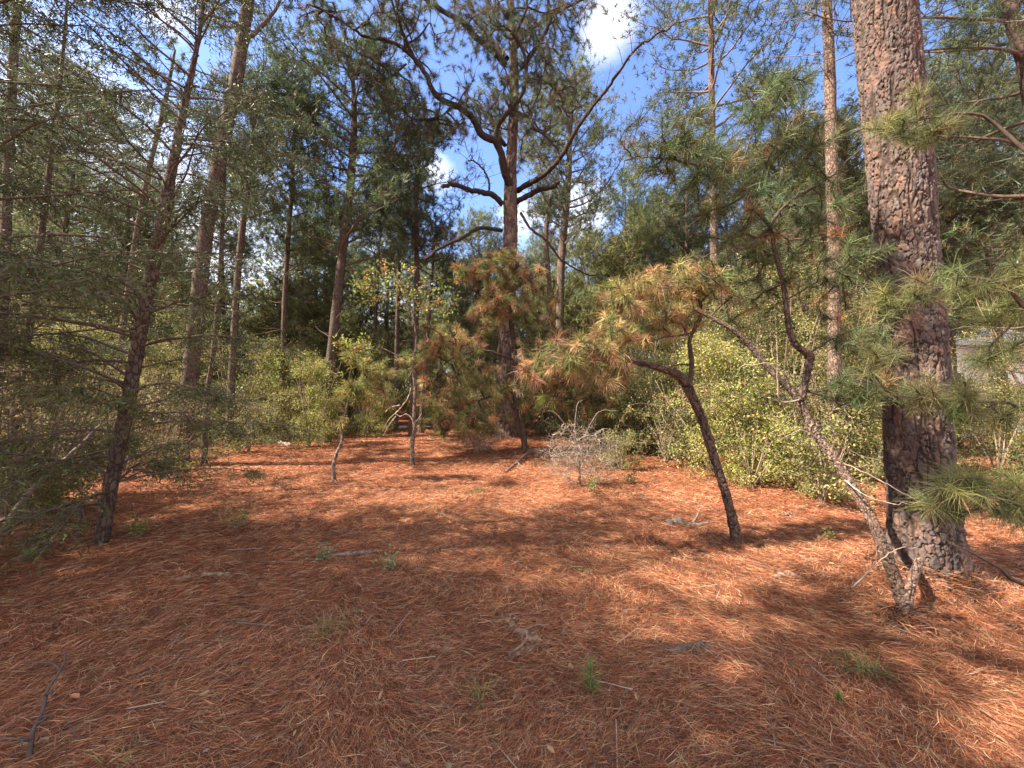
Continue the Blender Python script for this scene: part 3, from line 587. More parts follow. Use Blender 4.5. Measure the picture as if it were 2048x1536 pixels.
tg = np.concatenate([blob(900, 850, YH-1.0, 70, 25, 40, R), blob(1180, 700, YH-.8, 70, 40, 50, R), blob(960, 840, YH-.8, 60, 30, 40, R), blob(1210, 790, YH-.8, 50, 50, 40, R), blob(1020, 560, YH-.5, 70, 60, 102, R), blob(940, 545, YH-.7, 45, 30, 30, R), blob(1000, 620, YH-.5, 65, 50, 85, R), blob(1080, 630, YH-.5, 50, 60, 57, R), blob(1110, 700, YH-.6, 90, 50, 95, R),
                     blob(900, 680, YH-.6, 80, 40, 74, R), blob(880, 800, YH-.9, 70, 45, 74, R), blob(960, 760, YH-.7, 70, 50, 61, R), blob(1090, 780, YH-.5, 80, 50, 85, R), blob(840, 730, YH-.6, 50, 40, 27, R), blob(1160, 760, YH-.5, 60, 50, 40, R), blob(1000, 520, YH-.5, 60, 25, 27, R)])
crown_part(t, base, np.concatenate(sk), tg, 74, .28, .0082, BG, R, True, .7, .55, .008, .025, BC, sway=-.2, s=.3)

# ------------------------------------------------------------------ 4. two crooked little saplings in the clearing
base = G(668, 962); Y0 = base[1]
t = thing('pine_sapling', base, 'small crooked sapling with a broken side stub and yellow-green needle pompoms, left in the clearing', 'sapling')
mb = MB(); pts = [(668, 966), (668, 950), (667, 930), (674, 905), (683, 885), (684, 866), (680, 850), (690, 830), (696, 800), (700, 770)]
w3 = trace(pts, Y0); w3[0][2] = base[2]-.04; p = tube(mb, w3-base, [wpx(670, k, Y0) for k in (10, 8.5, 7.5, 6.5, 6, 5.5, 5, 4, 3, 2)], 9, (.26, .20, .17), n=60, rough=.2); mb.build('trunk', M_bark2, t)
mb = MB(); tube(mb, trace([(669, 938), (668, 925), (671, 912)], Y0)-base, [wpx(670, k, Y0) for k in (6, 6, 5)], 7, (.22, .16, .13), n=12); mb.build('broken_stub', M_wood, t)
R = np.random.default_rng(41); tg = np.concatenate([blob(690, 842, Y0, 14, 8, 3, R), blob(692, 790, Y0, 26, 16, 10, R), blob(725, 770, Y0, 40, 22, 18, R), blob(760, 740, Y0, 45, 24, 18, R), blob(745, 800, Y0, 45, 22, 16, R), blob(720, 720, Y0, 40, 20, 12, R)])
crown_part(t, base, p[30:]+base, tg, 60, .20, .0068, [(.24, .25, .08), (.30, .27, .09), (.18, .20, .06), (.34, .27, .11)], R, True, .75, .4, .004, .01, BC, sway=0)
base = G(825, 932); Y0 = base[1]
t = thing('young_tree', base, 'thin sapling with a pale bare dead branch arching left, middle of the clearing', 'sapling')
mb = MB(); pts = [(825, 936), (825, 910), (824, 885), (829, 860), (828, 830), (830, 780), (826, 730), (832, 690), (828, 640), (815, 590)]
w3 = trace(pts, Y0); w3[0][2] = base[2]-.04; p = tube(mb, w3-base, [wpx(825, k, Y0) for k in (11, 9, 9, 8, 6.5, 6, 5, 4, 3, 2)], 9, (.22, .16, .135), n=60, rough=.2); mb.build('trunk', M_bark2, t)
for k, pp in enumerate([[(830, 852), (822, 835), (812, 828), (800, 833), (790, 828), (777, 840), (765, 862)], [(792, 832), (778, 850), (766, 872)], [(790, 828), (806, 810), (816, 795), (822, 775)], [(830, 845), (838, 835), (843, 828)], [(800, 810), (780, 815), (770, 825)]]):
    limb(t, base, pp, Y0, 2.6, 1.2, 5, 'dead_branch', M_wood, (.52, .42, .36), .004, k)
R = np.random.default_rng(43); mb = MB(); cen = np.concatenate([blob(790, 575, Y0, 85, 55, 80, R), blob(870, 600, Y0, 55, 55, 50, R), blob(715, 695, Y0, 48, 24, 75, R), blob(735, 575, Y0, 30, 45, 40, R)])
p0, p1, r0, r1, dr = grow(p[35:]+base, cen, R, .002, .01); segs(mb, p0-base, p1-base, r0, r1, (.2, .15, .12)); mb.build('twigs', M_twig, t)
mb = MB(); n = 6; b = np.repeat(cen, n, 0)+R.normal(0, .07, (len(cen)*n, 3)); col = vary([(.20, .27, .06), (.28, .35, .07), (.15, .21, .05), (.32, .30, .08), (.42, .22, .08), (.24, .30, .07)], len(cen), .2, R)
leaves(mb, b-base, nrm(R.normal(size=b.shape)+[0, 0, -.3]), R.uniform(.05, .10, len(b)), R.uniform(.03, .06, len(b)), np.repeat(col, n, 0)); mb.build('leaves', M_leaf, t, smooth=False)

# ------------------------------------------------------------------ 5. generic builders for the wood around
def cedar(base, w3, rad, label, R, nl=90, reach=2.0, z0=.5, dens=1.0, az=None, name='cedar_tree', pal=None, rise=.25, group=None, barkcol=(.12, .088, .075), ls=1.0):
    t = thing(name, base, label, 'tree', group)
    mb = MB(); p = tube(mb, w3-base, rad, 12, barkcol, n=90, rough=.10, seed=3); mb.build('trunk', M_bark2, t)
    H = p[-1, 2]; mbt = MB(); mbl = MB(); LBs = []; LDs = []
    pal = pal or [(.11, .14, .05), (.14, .165, .055), (.17, .17, .06), (.095, .12, .055), (.19, .165, .075)]
    for k in range(nl):
        h = z0+(H-z0)*((k+R.random())/nl)**1.15; c = p[np.argmin(np.abs(p[:, 2]-h))]
        a_ = R.uniform(0, 2*math.pi) if az is None else R.normal(az[0], az[1])
        L_ = reach*(1-.55*(h/H)**1.5)*R.uniform(.5, 1.1); s_ = np.linspace(0, 1, 9)
        up = rise+R.normal(0, .15)+.35*(h/H)
        cu = R.normal(0, .25); dx = np.cos(a_+cu*s_); dy = np.sin(a_+cu*s_)
        q = np.stack([dx*s_*L_, dy*s_*L_, (up*s_-(.35-.2*h/H)*s_**2)*L_], 1)+c+np.cumsum(R.normal(0, .012*L_, (9, 3)), 0)
        r_ = np.linspace(.012, .002, 9)*min(1.3, .5+L_/2.5); tube(mbt, q, r_, 5, barkcol, n=12, rough=.1, seed=k)
        m_ = int(L_*15*dens*(1.2 if h < 2.1 else 1)); ss = R.uniform(.22, 1, m_); qi = np.stack([np.interp(ss, s_, q[:, i_]) for i_ in range(3)], 1)
        sgn = R.choice([-1, 1], m_); tl = R.uniform(.14, .45, m_)*(1.2-.5*ss)
        dd = np.stack([-np.sin(a_)*sgn, np.cos(a_)*sgn, np.full(m_, -.45)], 1)+np.array([math.cos(a_), math.sin(a_), 0])*.7+R.normal(0, .35, (m_, 3)); dd = nrm(dd)
        tip = qi+dd*tl[:, None]; segs(mbt, qi, tip, .0035, .0015, barkcol, sides=3)
        kk = 28; u = R.random((m_, kk, 1)); bb = qi[:, None]+dd[:, None]*tl[:, None, None]*u; bb = bb+R.normal(0, .03, bb.shape)+np.array([0, 0, -.08])*u*R.random((m_, 1, 1))
        ld = nrm(dd[:, None]*.7+R.normal(0, .65, bb.shape)+[0, 0, -.25]); LBs.append(bb.reshape(-1, 3)); LDs.append(ld.reshape(-1, 3))
    mbt.build('branches', M_twig, t)
    B_ = np.concatenate(LBs); D_ = np.concatenate(LDs); n = len(B_)
    cl = vary(pal, n, .3, R); hf = np.clip((B_[:, 2:3]-1.4)/2.2, 0, 1); cl = cl*(1-hf)+hf*vary([(.095, .135, .07), (.11, .15, .07), (.08, .12, .07), (.14, .155, .07)], n, .3, R); zone = fbm(B_[:, 0]*1.6+50, B_[:, 2]*1.6+B_[:, 1]+50, 19)[:, None]; cl = cl*(.45+.72*zone)
    blades(mbl, B_, D_, R.uniform(.03, .085, n)*ls, R.uniform(.007, .014, n)*ls, np.clip(cl, .004, .6), 0, False, 0, R)
    mbl.build('crown', M_needle, t, smooth=False); return t
def stem3(pts, Y=None): return trace(pts, Y)
R = np.random.default_rng(51)
b0 = G(203, 1090); Y0 = b0[1]
pts = [(197, 1105, Y0), (203, 1080, Y0), (222, 970, Y0), (245, 860, Y0), (268, 740, Y0), (288, 620, Y0), (312, 510, Y0), (332, 400, Y0), (365, 230, Y0), (398, 70, Y0), (412, -60, Y0), (420, -200, Y0)]
w3 = trace(pts); w3[0][2] = b0[2]-.08
cedar(b0, w3, [wpx(q[0], k, Y0) for q, k in zip(pts, (44, 36, 33, 32, 32, 30, 28, 26, 18, 10, 7, 4))], 'slim cedar leaning right, with thin feathery branches fanning out, its trunk base in the open', R, 108, 2.2, .45, .9)
b0 = np.array([P(30, 900, 6.0)[0], 6.0, 0]); b0[2] = gh(*b0[:2])
pts = [(8, 1010), (22, 900), (40, 760), (62, 640), (85, 450), (110, 250), (130, 60), (140, -120)]
w3 = trace(pts, 6.0); w3[0][2] = b0[2]-.05
cedar(w3[0]*[1, 1, 0]+[0, 0, b0[2]], w3, [wpx(q[0], k, 6) for q, k in zip(pts, (26, 22, 20, 18, 16, 12, 8, 5))], 'dark cedar with dense hanging sprays at the left edge, behind the leaning dead stem', R, 64, 2.0, .5, .85)
b0 = np.array([-5.2, 3.1, 0.]); b0[2] = gh(*b0[:2]); w3 = b0+np.array([[0, 0, -.1], [.02, 0, 1.5], [.1, .1, 3], [.3, .1, 5], [.5, .1, 7.2]])
cedar(b0, w3, [.09, .08, .07, .045, .01], 'tall cedar mostly outside the left edge, its dark sprays filling the upper left corner', R, 50, 2.7, 1.6, .8, az=(.25, 1.0), rise=.5)
# leaning dead stem and stub at the far left
base = G(8, 1065); Y0 = base[1]
t = thing('dead_tree', base, 'bare slanting dead stem at the left edge, propped up among the cedars', 'dead tree')
mb = MB(); tube(mb, trace([(4, 1070, Y0), (30, 1025, Y0), (60, 985, Y0+.1), (95, 950, Y0+.2), (150, 900, Y0+.4), (200, 850, Y0+.6)])-base, [.036, .034, .032, .028, .02, .012], 8, (.24, .19, .16), n=40, wig=.003); mb.build('stem', M_wood, t)
mb = MB(); tube(mb, trace([(80, 965, Y0+.15), (110, 900, Y0+.1), (120, 840, Y0)])-base, [.012, .009, .004], 6, (.2, .16, .13), n=14, wig=.004); mb.build('side_branch', M_wood, t)
base = G(156, 1078); mb = MB(); tube(mb, [[0, 0, -.05], [0, 0, .1], [.01, 0, .25], [0, 0, .33]], [.022, .018, .016, .014], 8, (.14, .10, .085), n=14, rough=.2)
tag(mb.build('stump', M_wood), 'short thin dark dead stub standing left of the slim cedar base', 'stub').location = tuple(base)

# procedural pines
def make_pine(label, H, cb, spread, R, nb=34, n=20, ln=.27, wd=.018, pal=None, r0=.16, lean=(0, 0), tuftk=24, barkcol=(.125, .092, .078), crooked=.4, name='pine_tree', nd=10, base=(0, 0, 0), group=None, w3=None):
    t = thing(name, base, label, 'tree', group)
    if w3 is None:
        s_ = np.linspace(0, 1, 9); w3 = np.stack([lean[0]*s_+np.cumsum(R.normal(0, .05*crooked, 9)), lean[1]*s_+np.cumsum(R.normal(0, .05*crooked, 9)), s_*H-.15], 1)
        w3[0, :2] = 0; rad = r0*(1-.85*s_**1.3); rad[0] *= 1.2
    else: w3, rad = w3; w3 = np.asarray(w3)-np.asarray(base)
    mb = MB(); p = tube(mb, w3, rad, 12, barkcol, n=70, rough=.07, seed=int(H*10)); mb.build('trunk', M_bark2, t)
    H = p[-1, 2]; mbt = MB(); mbc = MB(); T = []; D = []; SK = []
    for k in range(nb):
        f = (k+R.random())/nb; h = H*(cb+(1-cb)*f**.85); c = p[np.argmin(np.abs(p[:, 2]-h))]; a_ = k*2.4+R.normal(0, .5)
        L_ = spread*(math.sin(math.pi*min(.98, .22+.75*f))**.6)*R.uniform(.55, 1.15); s_ = np.linspace(0, 1, 7); cu = R.normal(0, .5)
        q = np.stack([np.cos(a_+cu*s_)*s_*L_, np.sin(a_+cu*s_)*s_*L_, (R.uniform(.15, .6)*s_+R.uniform(.0, .45)*s_**2)*L_], 1)+c+np.cumsum(R.normal(0, .035*L_, (7, 3)), 0)*s_[:, None]
        tube(mbt, q, np.linspace(.2*rad[0]*(1.1-.5*f)+.008, .008, 7), 5, barkcol, n=10)
        m_ = max(3, int(tuftk*L_/spread*R.uniform(.5, 1.3))); ss = R.uniform(.35, 1.05, m_); qi = np.stack([np.interp(ss, s_, q[:, i_]) for i_ in range(3)], 1)
        off = R.normal(0, 1, (m_, 3))*np.array([.30, .30, .20])*L_*.6; off[:, 2] += .12*L_
        tp_ = qi+off; mid = qi+off*.5+R.normal(0, .05, off.shape)
        segs(mbt, qi, mid, .009, .007, barkcol, sides=3); segs(mbt, mid, tp_, .007, .004, barkcol, sides=3)
        T.append(tp_); D.append(nrm(off+[0, 0, .25*L_])); x = R.integers(0, 4, m_)
        
        for _ in range(2): ex = tp_+R.normal(0, .2, tp_.shape); T.append(ex); D.append(nrm(off+R.normal(0, .3, off.shape)+[0, 0, .2]))
    for k in range(nd):                                                       # dead snags below the crown
        h = H*cb*R.uniform(.35, 1); c = p[np.argmin(np.abs(p[:, 2]-h))]; a_ = R.uniform(0, 6.28); L_ = R.uniform(.3, 1.5); s_ = np.linspace(0, 1, 5)
        q = np.stack([np.cos(a_)*s_*L_, np.sin(a_)*s_*L_, R.uniform(-.3, .5)*s_*L_], 1)+c+np.cumsum(R.normal(0, .05*L_, (5, 3)), 0)*s_[:, None]; tube(mbt, q, np.linspace(.014, .004, 5), 4, barkcol, n=8)
    mbt.build('branches', M_twig, t); T = np.concatenate(T); D = np.concatenate(D)
    tufts(mbc, T, D, n, ln, wd, vary(pal or DGREEN, len(T), .22, R), .8, .08, False, R); mbc.build('crown', M_needle, t, smooth=False); return t

R = np.random.default_rng(61)
LITG = [(.14, .18, .07), (.17, .20, .075), (.12, .155, .065), (.20, .20, .08)]
# named mid-distance pines traced from the photograph
def mid_pine(label, pts, Y, widths, **k):
    w3 = trace(pts, Y); b = w3[0].copy(); b[2] = gh(b[0], b[1]); w3[0][2] = b[2]-.1
    H = w3[-1][2]; return make_pine(label, H, w3=(w3, [wpx(q[0], ww_, q[2] if len(q) > 2 else Y) for q, ww_ in zip(pts, widths)]), base=b, **k)
mid_pine('big leaning pine behind the slim cedar', [(354, 945), (360, 900), (375, 800), (392, 640), (413, 460), (440, 310), (470, 170), (496, 0), (520, -180), (540, -420)], 8.9, (52, 42, 38, 36, 32, 31, 29, 26, 22, 10), cb=.6, spread=2.3, R=R, nb=20, tuftk=26, n=18)
mid_pine('thin straight trunk right beside the base of the leaning pine', [(408, 950), (409, 900), (412, 800), (425, 720), (436, 600), (445, 450), (450, 300), (455, 150)], 9.2, (16, 14, 12, 11, 10, 9, 8, 4), cb=.6, spread=.9, R=R, nb=10, tuftk=10)
mid_pine('dark pine with a dense dome crown, its base just left of the crooked yellow sapling', [(651, 888), (655, 840), (660, 740), (672, 620), (688, 480), (698, 400), (706, 300), (708, 200), (700, 90)], 13.4, (26, 22, 20, 19, 18, 17, 15, 11, 5), cb=.42, spread=2.9, R=R, nb=46, tuftk=34, n=18, pal=[(.08, .125, .065), (.095, .14, .065), (.11, .15, .07)])
mid_pine('slender straight pine directly beyond the sapling with the dead branch', [(822, 872), (826, 800), (830, 700), (834, 560), (832, 440), (836, 330), (838, 220)], 15.5, (13, 12, 11, 10, 9, 8, 4), cb=.5, spread=1.9, R=R, nb=30, tuftk=26)
mid_pine('straight slim pine standing far back left of the clearing gap', [(792, 862), (792, 780), (794, 680), (797, 560), (800, 440), (800, 330)], 18.5, (10, 10, 9, 8, 7, 3), cb=.6, spread=1.6, R=R, nb=20, tuftk=22)
mid_pine('sloping thin trunk just right of the slender straight pine', [(842, 864), (846, 800), (852, 720), (858, 640), (864, 560), (872, 440)], 17.0, (12, 11, 9, 7, 6, 3), cb=.6, spread=1.5, R=R, nb=18, tuftk=18)
mid_pine('tall pine with pale rounded sunlit crown, behind the central pine on its right', [(1118, 860), (1118, 760), (1120, 640), (1123, 520), (1132, 420), (1138, 340), (1140, 260), (1150, 170)], 19.0, (18, 17, 16, 15, 14, 12, 9, 4), cb=.52, spread=3.1, R=R, nb=48, tuftk=34, pal=LITG, n=18, barkcol=(.17, .125, .105))
mid_pine('thin twisted trunk between the central pine and the rounded-crown pine', [(1100, 850), (1098, 740), (1100, 640), (1098, 560), (1092, 480), (1098, 410), (1106, 380)], 16.0, (12, 12, 11, 10, 10, 9, 5), cb=.8, spread=1.2, R=R, nb=12, tuftk=12)
mid_pine('tall open-crowned pine rising against blue sky, left of the scaly bare trunk', [(1432, 840), (1432, 740), (1431, 640), (1428, 500), (1427, 400), (1424, 250), (1422, 100), (1420, -30), (1418, -160)], 12.6, (24, 23, 21, 17, 15, 14, 12, 10, 4), cb=.50, spread=2.6, R=R, nb=38, tuftk=30, pal=DGREEN+LITG[:2], n=16, barkcol=(.18, .13, .11))
mid_pine('pine with bare scaly pale trunk and a snapped branch stub, left of the giant trunk', [(1668, 900), (1669, 760), (1669, 600), (1666, 400), (1662, 290), (1660, 166), (1653, 0), (1645, -160), (1638, -420)], 7.7, (30, 30, 29, 28, 26, 25, 23, 20, 9), cb=.72, spread=2.0, R=R, nb=22, tuftk=22, barkcol=(.22, .16, .13), nd=14)
mid_pine('dark pine trunk cutting the top right corner of the view', [(2075, 900), (2085, 700), (2080, 400), (2062, 200), (2040, 90), (2008, -20), (1985, -160), (1960, -400)], 5.4, (44, 42, 40, 38, 36, 34, 28, 12), cb=.38, spread=2.2, R=R, nb=30, tuftk=26, n=26, ln=.22, wd=.008, barkcol=(.13, .095, .08))
mid_pine('pine trunk at the top left edge behind the cedars', [(-20, 900), (0, 700), (10, 500), (18, 300), (25, 150), (35, 0), (42, -160)], 8.5, (30, 28, 26, 24, 22, 20, 10), cb=.62, spread=2.2, R=R, nb=14, tuftk=18)
mid_pine('pale thin leaning trunk seen between the cedar branches', [(225, 900), (240, 700), (262, 540), (279, 430), (300, 330), (330, 205), (350, 100)], 10.5, (16, 14, 13, 12, 11, 10, 5), cb=.78, spread=.9, R=R, nb=8, tuftk=10, barkcol=(.19, .14, .11))
mid_pine('grey-brown pine trunk standing between the leaning pine and the dark dome-crowned pine', [(458, 870), (463, 760), (470, 640), (478, 520), (492, 400), (505, 280), (515, 150)], 12.0, (17, 16, 15, 14, 13, 11, 5), cb=.58, spread=1.7, R=R, nb=18, tuftk=24)
mid_pine('straight pine with fine upswept branches, left of the dark dome-crowned pine', [(566, 880), (567, 760), (568, 640), (575, 500), (584, 370), (590, 240), (592, 120)], 14.5, (13, 12, 11, 10, 9, 8, 3), cb=.42, spread=2.4, R=R, nb=40, tuftk=30, pal=[(.08, .12, .065), (.10, .14, .07)])

# background pines: prototypes and copies
YGL = [(.20, .20, .08), (.24, .20, .09), (.16, .17, .07)]
protos = []
for k, (H, cb, sp, n_, pal) in enumerate([(15, .36, 2.4, 46, DGREEN+LITG[2:3]), (17, .42, 2.8, 50, DGREEN+LITG[:2]), (13, .4, 2.2, 40, LITG), (11, .30, 2.1, 40, DGREEN+YGL[:1]), (6.5, .12, 1.7, 40, LITG+YGL)]):
    protos.append(make_pine('x', H, cb, sp, np.random.default_rng(100+k), nd=12 if k < 4 else 3, nb=n_, tuftk=34, pal=pal, lean=(R.normal(0, .5), R.normal(0, .4)), r0=.15+.02*k, group='pines of the wood behind the clearing', n=17))
R = np.random.default_rng(71)
kinds = ['dark tall pine', 'tall bushy pine', 'paler sunlit pine', 'shorter dense pine', 'young bushy pine']
spots = []
def zone(x, y):
    px = 1024+x/y*FPX
    side = ('far left behind the cedars' if px < 330 else 'between the leaning and domed pines' if px < 640 else 'beyond the clearing gap' if px < 960 else
            'behind the central pine' if px < 1240 else 'behind the leafy shrubs' if px < 1650 else 'beyond the giant trunk')
    d = 'in the near rank' if y < 17 else 'in the middle rank' if y < 25 else 'in the rear rank'
    return f'{side}, {d}'
grid = []
for (px, y, k, s) in [(90, 15, 1, .85), (250, 17, 2, .8), (320, 21, 3, .95), (450, 18, 0, .9), (600, 19, 2, .85), (640, 24, 0, 1), (740, 20, 1, .8), (770, 27, 3, 1.1),
                      (910, 28, 2, .8), (960, 20, 3, .85), (1060, 26, 0, .75), (1200, 30, 3, 1.0), (1230, 24, 3, .8), (1290, 18, 2, .75), (1340, 21, 1, .75), (1380, 16, 3, .9), (1480, 20, 1, .85), (1560, 15, 2, .85), (1620, 18, 1, .9),
                      (1700, 13, 2, .9), (1740, 17, 3, 1.1), (1900, 12, 3, .95), (2010, 15, 1, .9), (1900, 19, 0, .95), (2100, 10, 0, .9), (90, 19, 2, 1), (690, 33, 2, 1), (830, 33, 1, .85),
                      (1000, 35, 2, .8), (1130, 36, 0, .7), (1420, 28, 2, .95), (1520, 30, 0, 1), (1660, 26, 0, 1.05), (1780, 28, 2, 1.1), (1980, 24, 2, 1), (20, 27, 1, 1.3), (1300, 36, 1, .8), (1850, 14, 1, .8), (1600, 11, 3, .7),
   (60, 17, 4, 1), (210, 15, 4, 1.1), (420, 16, 4, .9), (520, 20, 4, 1.1), (610, 23, 4, 1), (720, 19, 4, .8), (780, 31, 4, 1.2), (900, 24, 4, .9), (950, 31, 4, 1.2), (1080, 19.5, 4, .9), (1160, 23, 4, 1), (1260, 20, 4, 1.1), (1370, 25, 4, 1.2), (1490, 23, 4, 1.2), (1730, 21, 4, 1.2), (1880, 17, 4, 1), (2030, 21, 4, 1.2), (660, 28, 4, 1.2), (350, 26, 4, 1.3), (850, 36, 4, 1.3),
   (630, 21, 3, .9), (700, 27, 2, 1), (880, 31, 2, 1), (930, 23, 3, .85), (1010, 29, 3, .9), (280, 22, 2, 1.1), (1550, 24, 2, 1), (1710, 22, 0, 1), (1830, 22, 3, 1.1), (2040, 28, 0, 1.2), (1380, 32, 2, 1), (30, 21, 2, 1.0), (1180, 24, 2, .95), (1255, 27, 0, 1.05), (1090, 30, 2, 1.1), (960, 26, 2, 1.0), (1225, 19, 4, 1.3), (1320, 24, 0, 1.0), (1110, 21, 4, 1.2)]:
    grid.append(((px-1024)/FPX*y, y, k, s))
labs = [f'{kinds[k]} {zone(x, y)}' for (x, y, k, s_) in grid]
for lb in set(labs):
    ii = sorted([i_ for i_, q in enumerate(labs) if q == lb], key=lambda i_: grid[i_][0]/grid[i_][1])
    if len(ii) > 1:
        for nn, i_ in enumerate(ii): labs[i_] += (', the left one', ', the right one')[nn] if len(ii) == 2 else (', leftmost of them', ', second from the left', ', third from the left', ', fourth from the left', ', rightmost')[min(nn, 4) if nn < len(ii)-1 else 4]
used = set()
for (x, y, k, s), lab in zip(grid, labs):
    loc = (x, y, float(gh(x, y))-.05); rz = R.uniform(0, 6.28); sc = (s, s, s*R.uniform(.9, 1.08))
    if k not in used: used.add(k); o = protos[k]; o.location = loc; o.rotation_euler = (0, 0, rz); o.scale = sc; o['label'] = lab
    else: o = dup(protos[k], loc, rz, sc, lab)
    o['group'] = 'background pines of the wood'
# the wood behind and left of the camera that throws the shade on the foreground
far_lab = ['bushy shading pine out of view, directly left of the camera', 'airy shading pine out of view, behind left of the camera', 'tall shading pine out of view, farther left of the camera', 'dark shading pine out of view, farthest left of the camera', 'low shading pine out of view, nearest left of the camera', 'squat shading pine out of view, close behind the camera on its left', 'remote shading pine out of view, far behind left of the camera']
for i_, (x, y, k, s) in enumerate([(-8.5, 1.0, 3, .9), (-7.0, -1.2, 2, .75), (-11.5, -.4, 1, .85), (-14, 2.2, 0, .9), (-6.3, .35, 3, .8), (-5.0, -.3, 3, 1.0), (-15, -2.5, 2, 1)]):
    o = dup(protos[k], (x, y, 0), R.uniform(0, 6.28), (s, s, s), far_lab[i_]); o['group'] = 'pines out of view left of the camera'

# ------------------------------------------------------------------ 6. broad-leaved shrubs
def make_shrub(label, W, H, R, pal, nstem=9, ncl=420, nl=16, lsz=.05, group=None, name='shrub', base=(0, 0, 0), gaps=.42, lean=0, stemcol=(.22, .165, .13)):
    t = thing(name, base, label, 'shrub', group); mbt = MB(); sk = []
    for k in range(nstem):
        a_ = R.uniform(0, 6.28); L_ = H*R.uniform(.55, .95); s_ = np.linspace(0, 1, 8); o_ = R.uniform(.1, .45)*W
        q = np.stack([np.cos(a_)*o_*s_**1.2+lean*s_, np.sin(a_)*o_*s_**1.2, s_*L_-.05], 1)+np.cumsum(R.normal(0, .03*H/3, (8, 3)), 0)*s_[:, None]
        tube(mbt, q, np.linspace(.022, .006, 8)*(H/3)**.5, 6, stemcol, n=14); sk.append(q[2:])
    sk = np.concatenate(sk)
    nlobe = 7; lc = nrm(R.normal(size=(nlobe, 3)))*[W*.36, W*.36, H*.34]+[lean*.5, 0, H*.52]; lr = R.uniform(.22, .48, nlobe)
    li = R.integers(0, nlobe, ncl*4); u = nrm(R.normal(size=(ncl*4, 3))); rr = R.random((ncl*4, 1))**.5; c = lc[li]+u*rr*lr[li][:, None]*[W*.75, W*.75, H*.7]
    f = fbm3(c[:, 0]*1.5+40, c[:, 1]*1.5+40, c[:, 2]*2.0+40, 55); c = c[f > np.quantile(f, gaps)][:ncl]; c[:, 2] = np.where(R.random(len(c)) < .25, c[:, 2]*.35, c[:, 2]); c = c[c[:, 2] > .08]
    p0, p1, r0, r1, dr = grow(sk, c, R, .0022, .012, .15); segs(mbt, p0, p1, r0, r1, stemcol, sides=3); mbt.build('stems', M_twig, t)
    mb = MB(); n = len(c)*nl; b = np.repeat(c, nl, 0)-np.repeat(dr, nl, 0)*R.uniform(-.08, .28, (n, 1))+R.normal(0, .055*(H/3)**.5, (n, 3)); csz = np.repeat(R.uniform(.55, 1.35, len(c)), nl); cc = np.repeat(vary(pal, len(c), .2, R), nl, 0)*(1+R.normal(0, .2, (n, 1)))
    leaves(mb, b, nrm(np.repeat(dr, nl, 0)*.4+R.normal(0, .7, (n, 3))+[0, 0, .1]), R.uniform(.6, 1.3, n)*lsz*csz, R.uniform(.35, .7, n)*lsz*csz, np.clip(cc, .005, .8)); mb.build('leaves', M_leaf, t, smooth=False); return t
YG = [(.27, .30, .075), (.34, .35, .10), (.20, .24, .06), (.38, .33, .13), (.28, .24, .09)]
OG = [(.24, .25, .08), (.30, .29, .10), (.18, .195, .07), (.33, .27, .12), (.15, .17, .06)]
DG = [(.06, .085, .035), (.08, .10, .04), (.10, .10, .045), (.14, .12, .055)]
R = np.random.default_rng(81)
def at(px, Y): x = (px-1024)/FPX*Y; return np.array([x, Y, float(gh(x, Y))])
S1 = make_shrub('bright yellow-green leafy shrub in full sun behind the leaning forked pine', 2.6, 2.9, R, YG, ncl=800, nl=20, lsz=.048, base=at(1420, 8.2))
S2 = make_shrub('tall olive shrub with tangled brown twigs behind the pale leaning stem', 3.2, 4.6, R, OG, ncl=1100, nl=20, lsz=.052, base=at(1560, 9.0))
S3 = make_shrub('low bright-leaved shrub hugging the sunny ground between the two leaning pines', 1.5, 1.4, R, YG, ncl=300, nl=14, lsz=.05, base=at(1500, 6.9))
S4 = make_shrub('low dark shrub tucked beside the foot of the giant trunk', 1.4, 1.3, R, OG, ncl=300, nl=14, lsz=.05, base=at(1640, 6.0))
S5 = make_shrub('deep green rounded thicket in the shade right of the central pine', 3.0, 2.6, R, DG+OG[:2], ncl=600, nl=14, lsz=.06, base=at(1170, 13.0))
S6 = make_shrub('sparse brown twiggy bush with few olive leaves, left of the slim cedar', 1.8, 2.2, R, [(.20, .17, .08), (.15, .15, .06), (.28, .20, .12)], nstem=16, ncl=420, nl=6, lsz=.045, base=at(100, 5.6), stemcol=(.20, .15, .12))
grp = 'understorey shrubs in the wood'
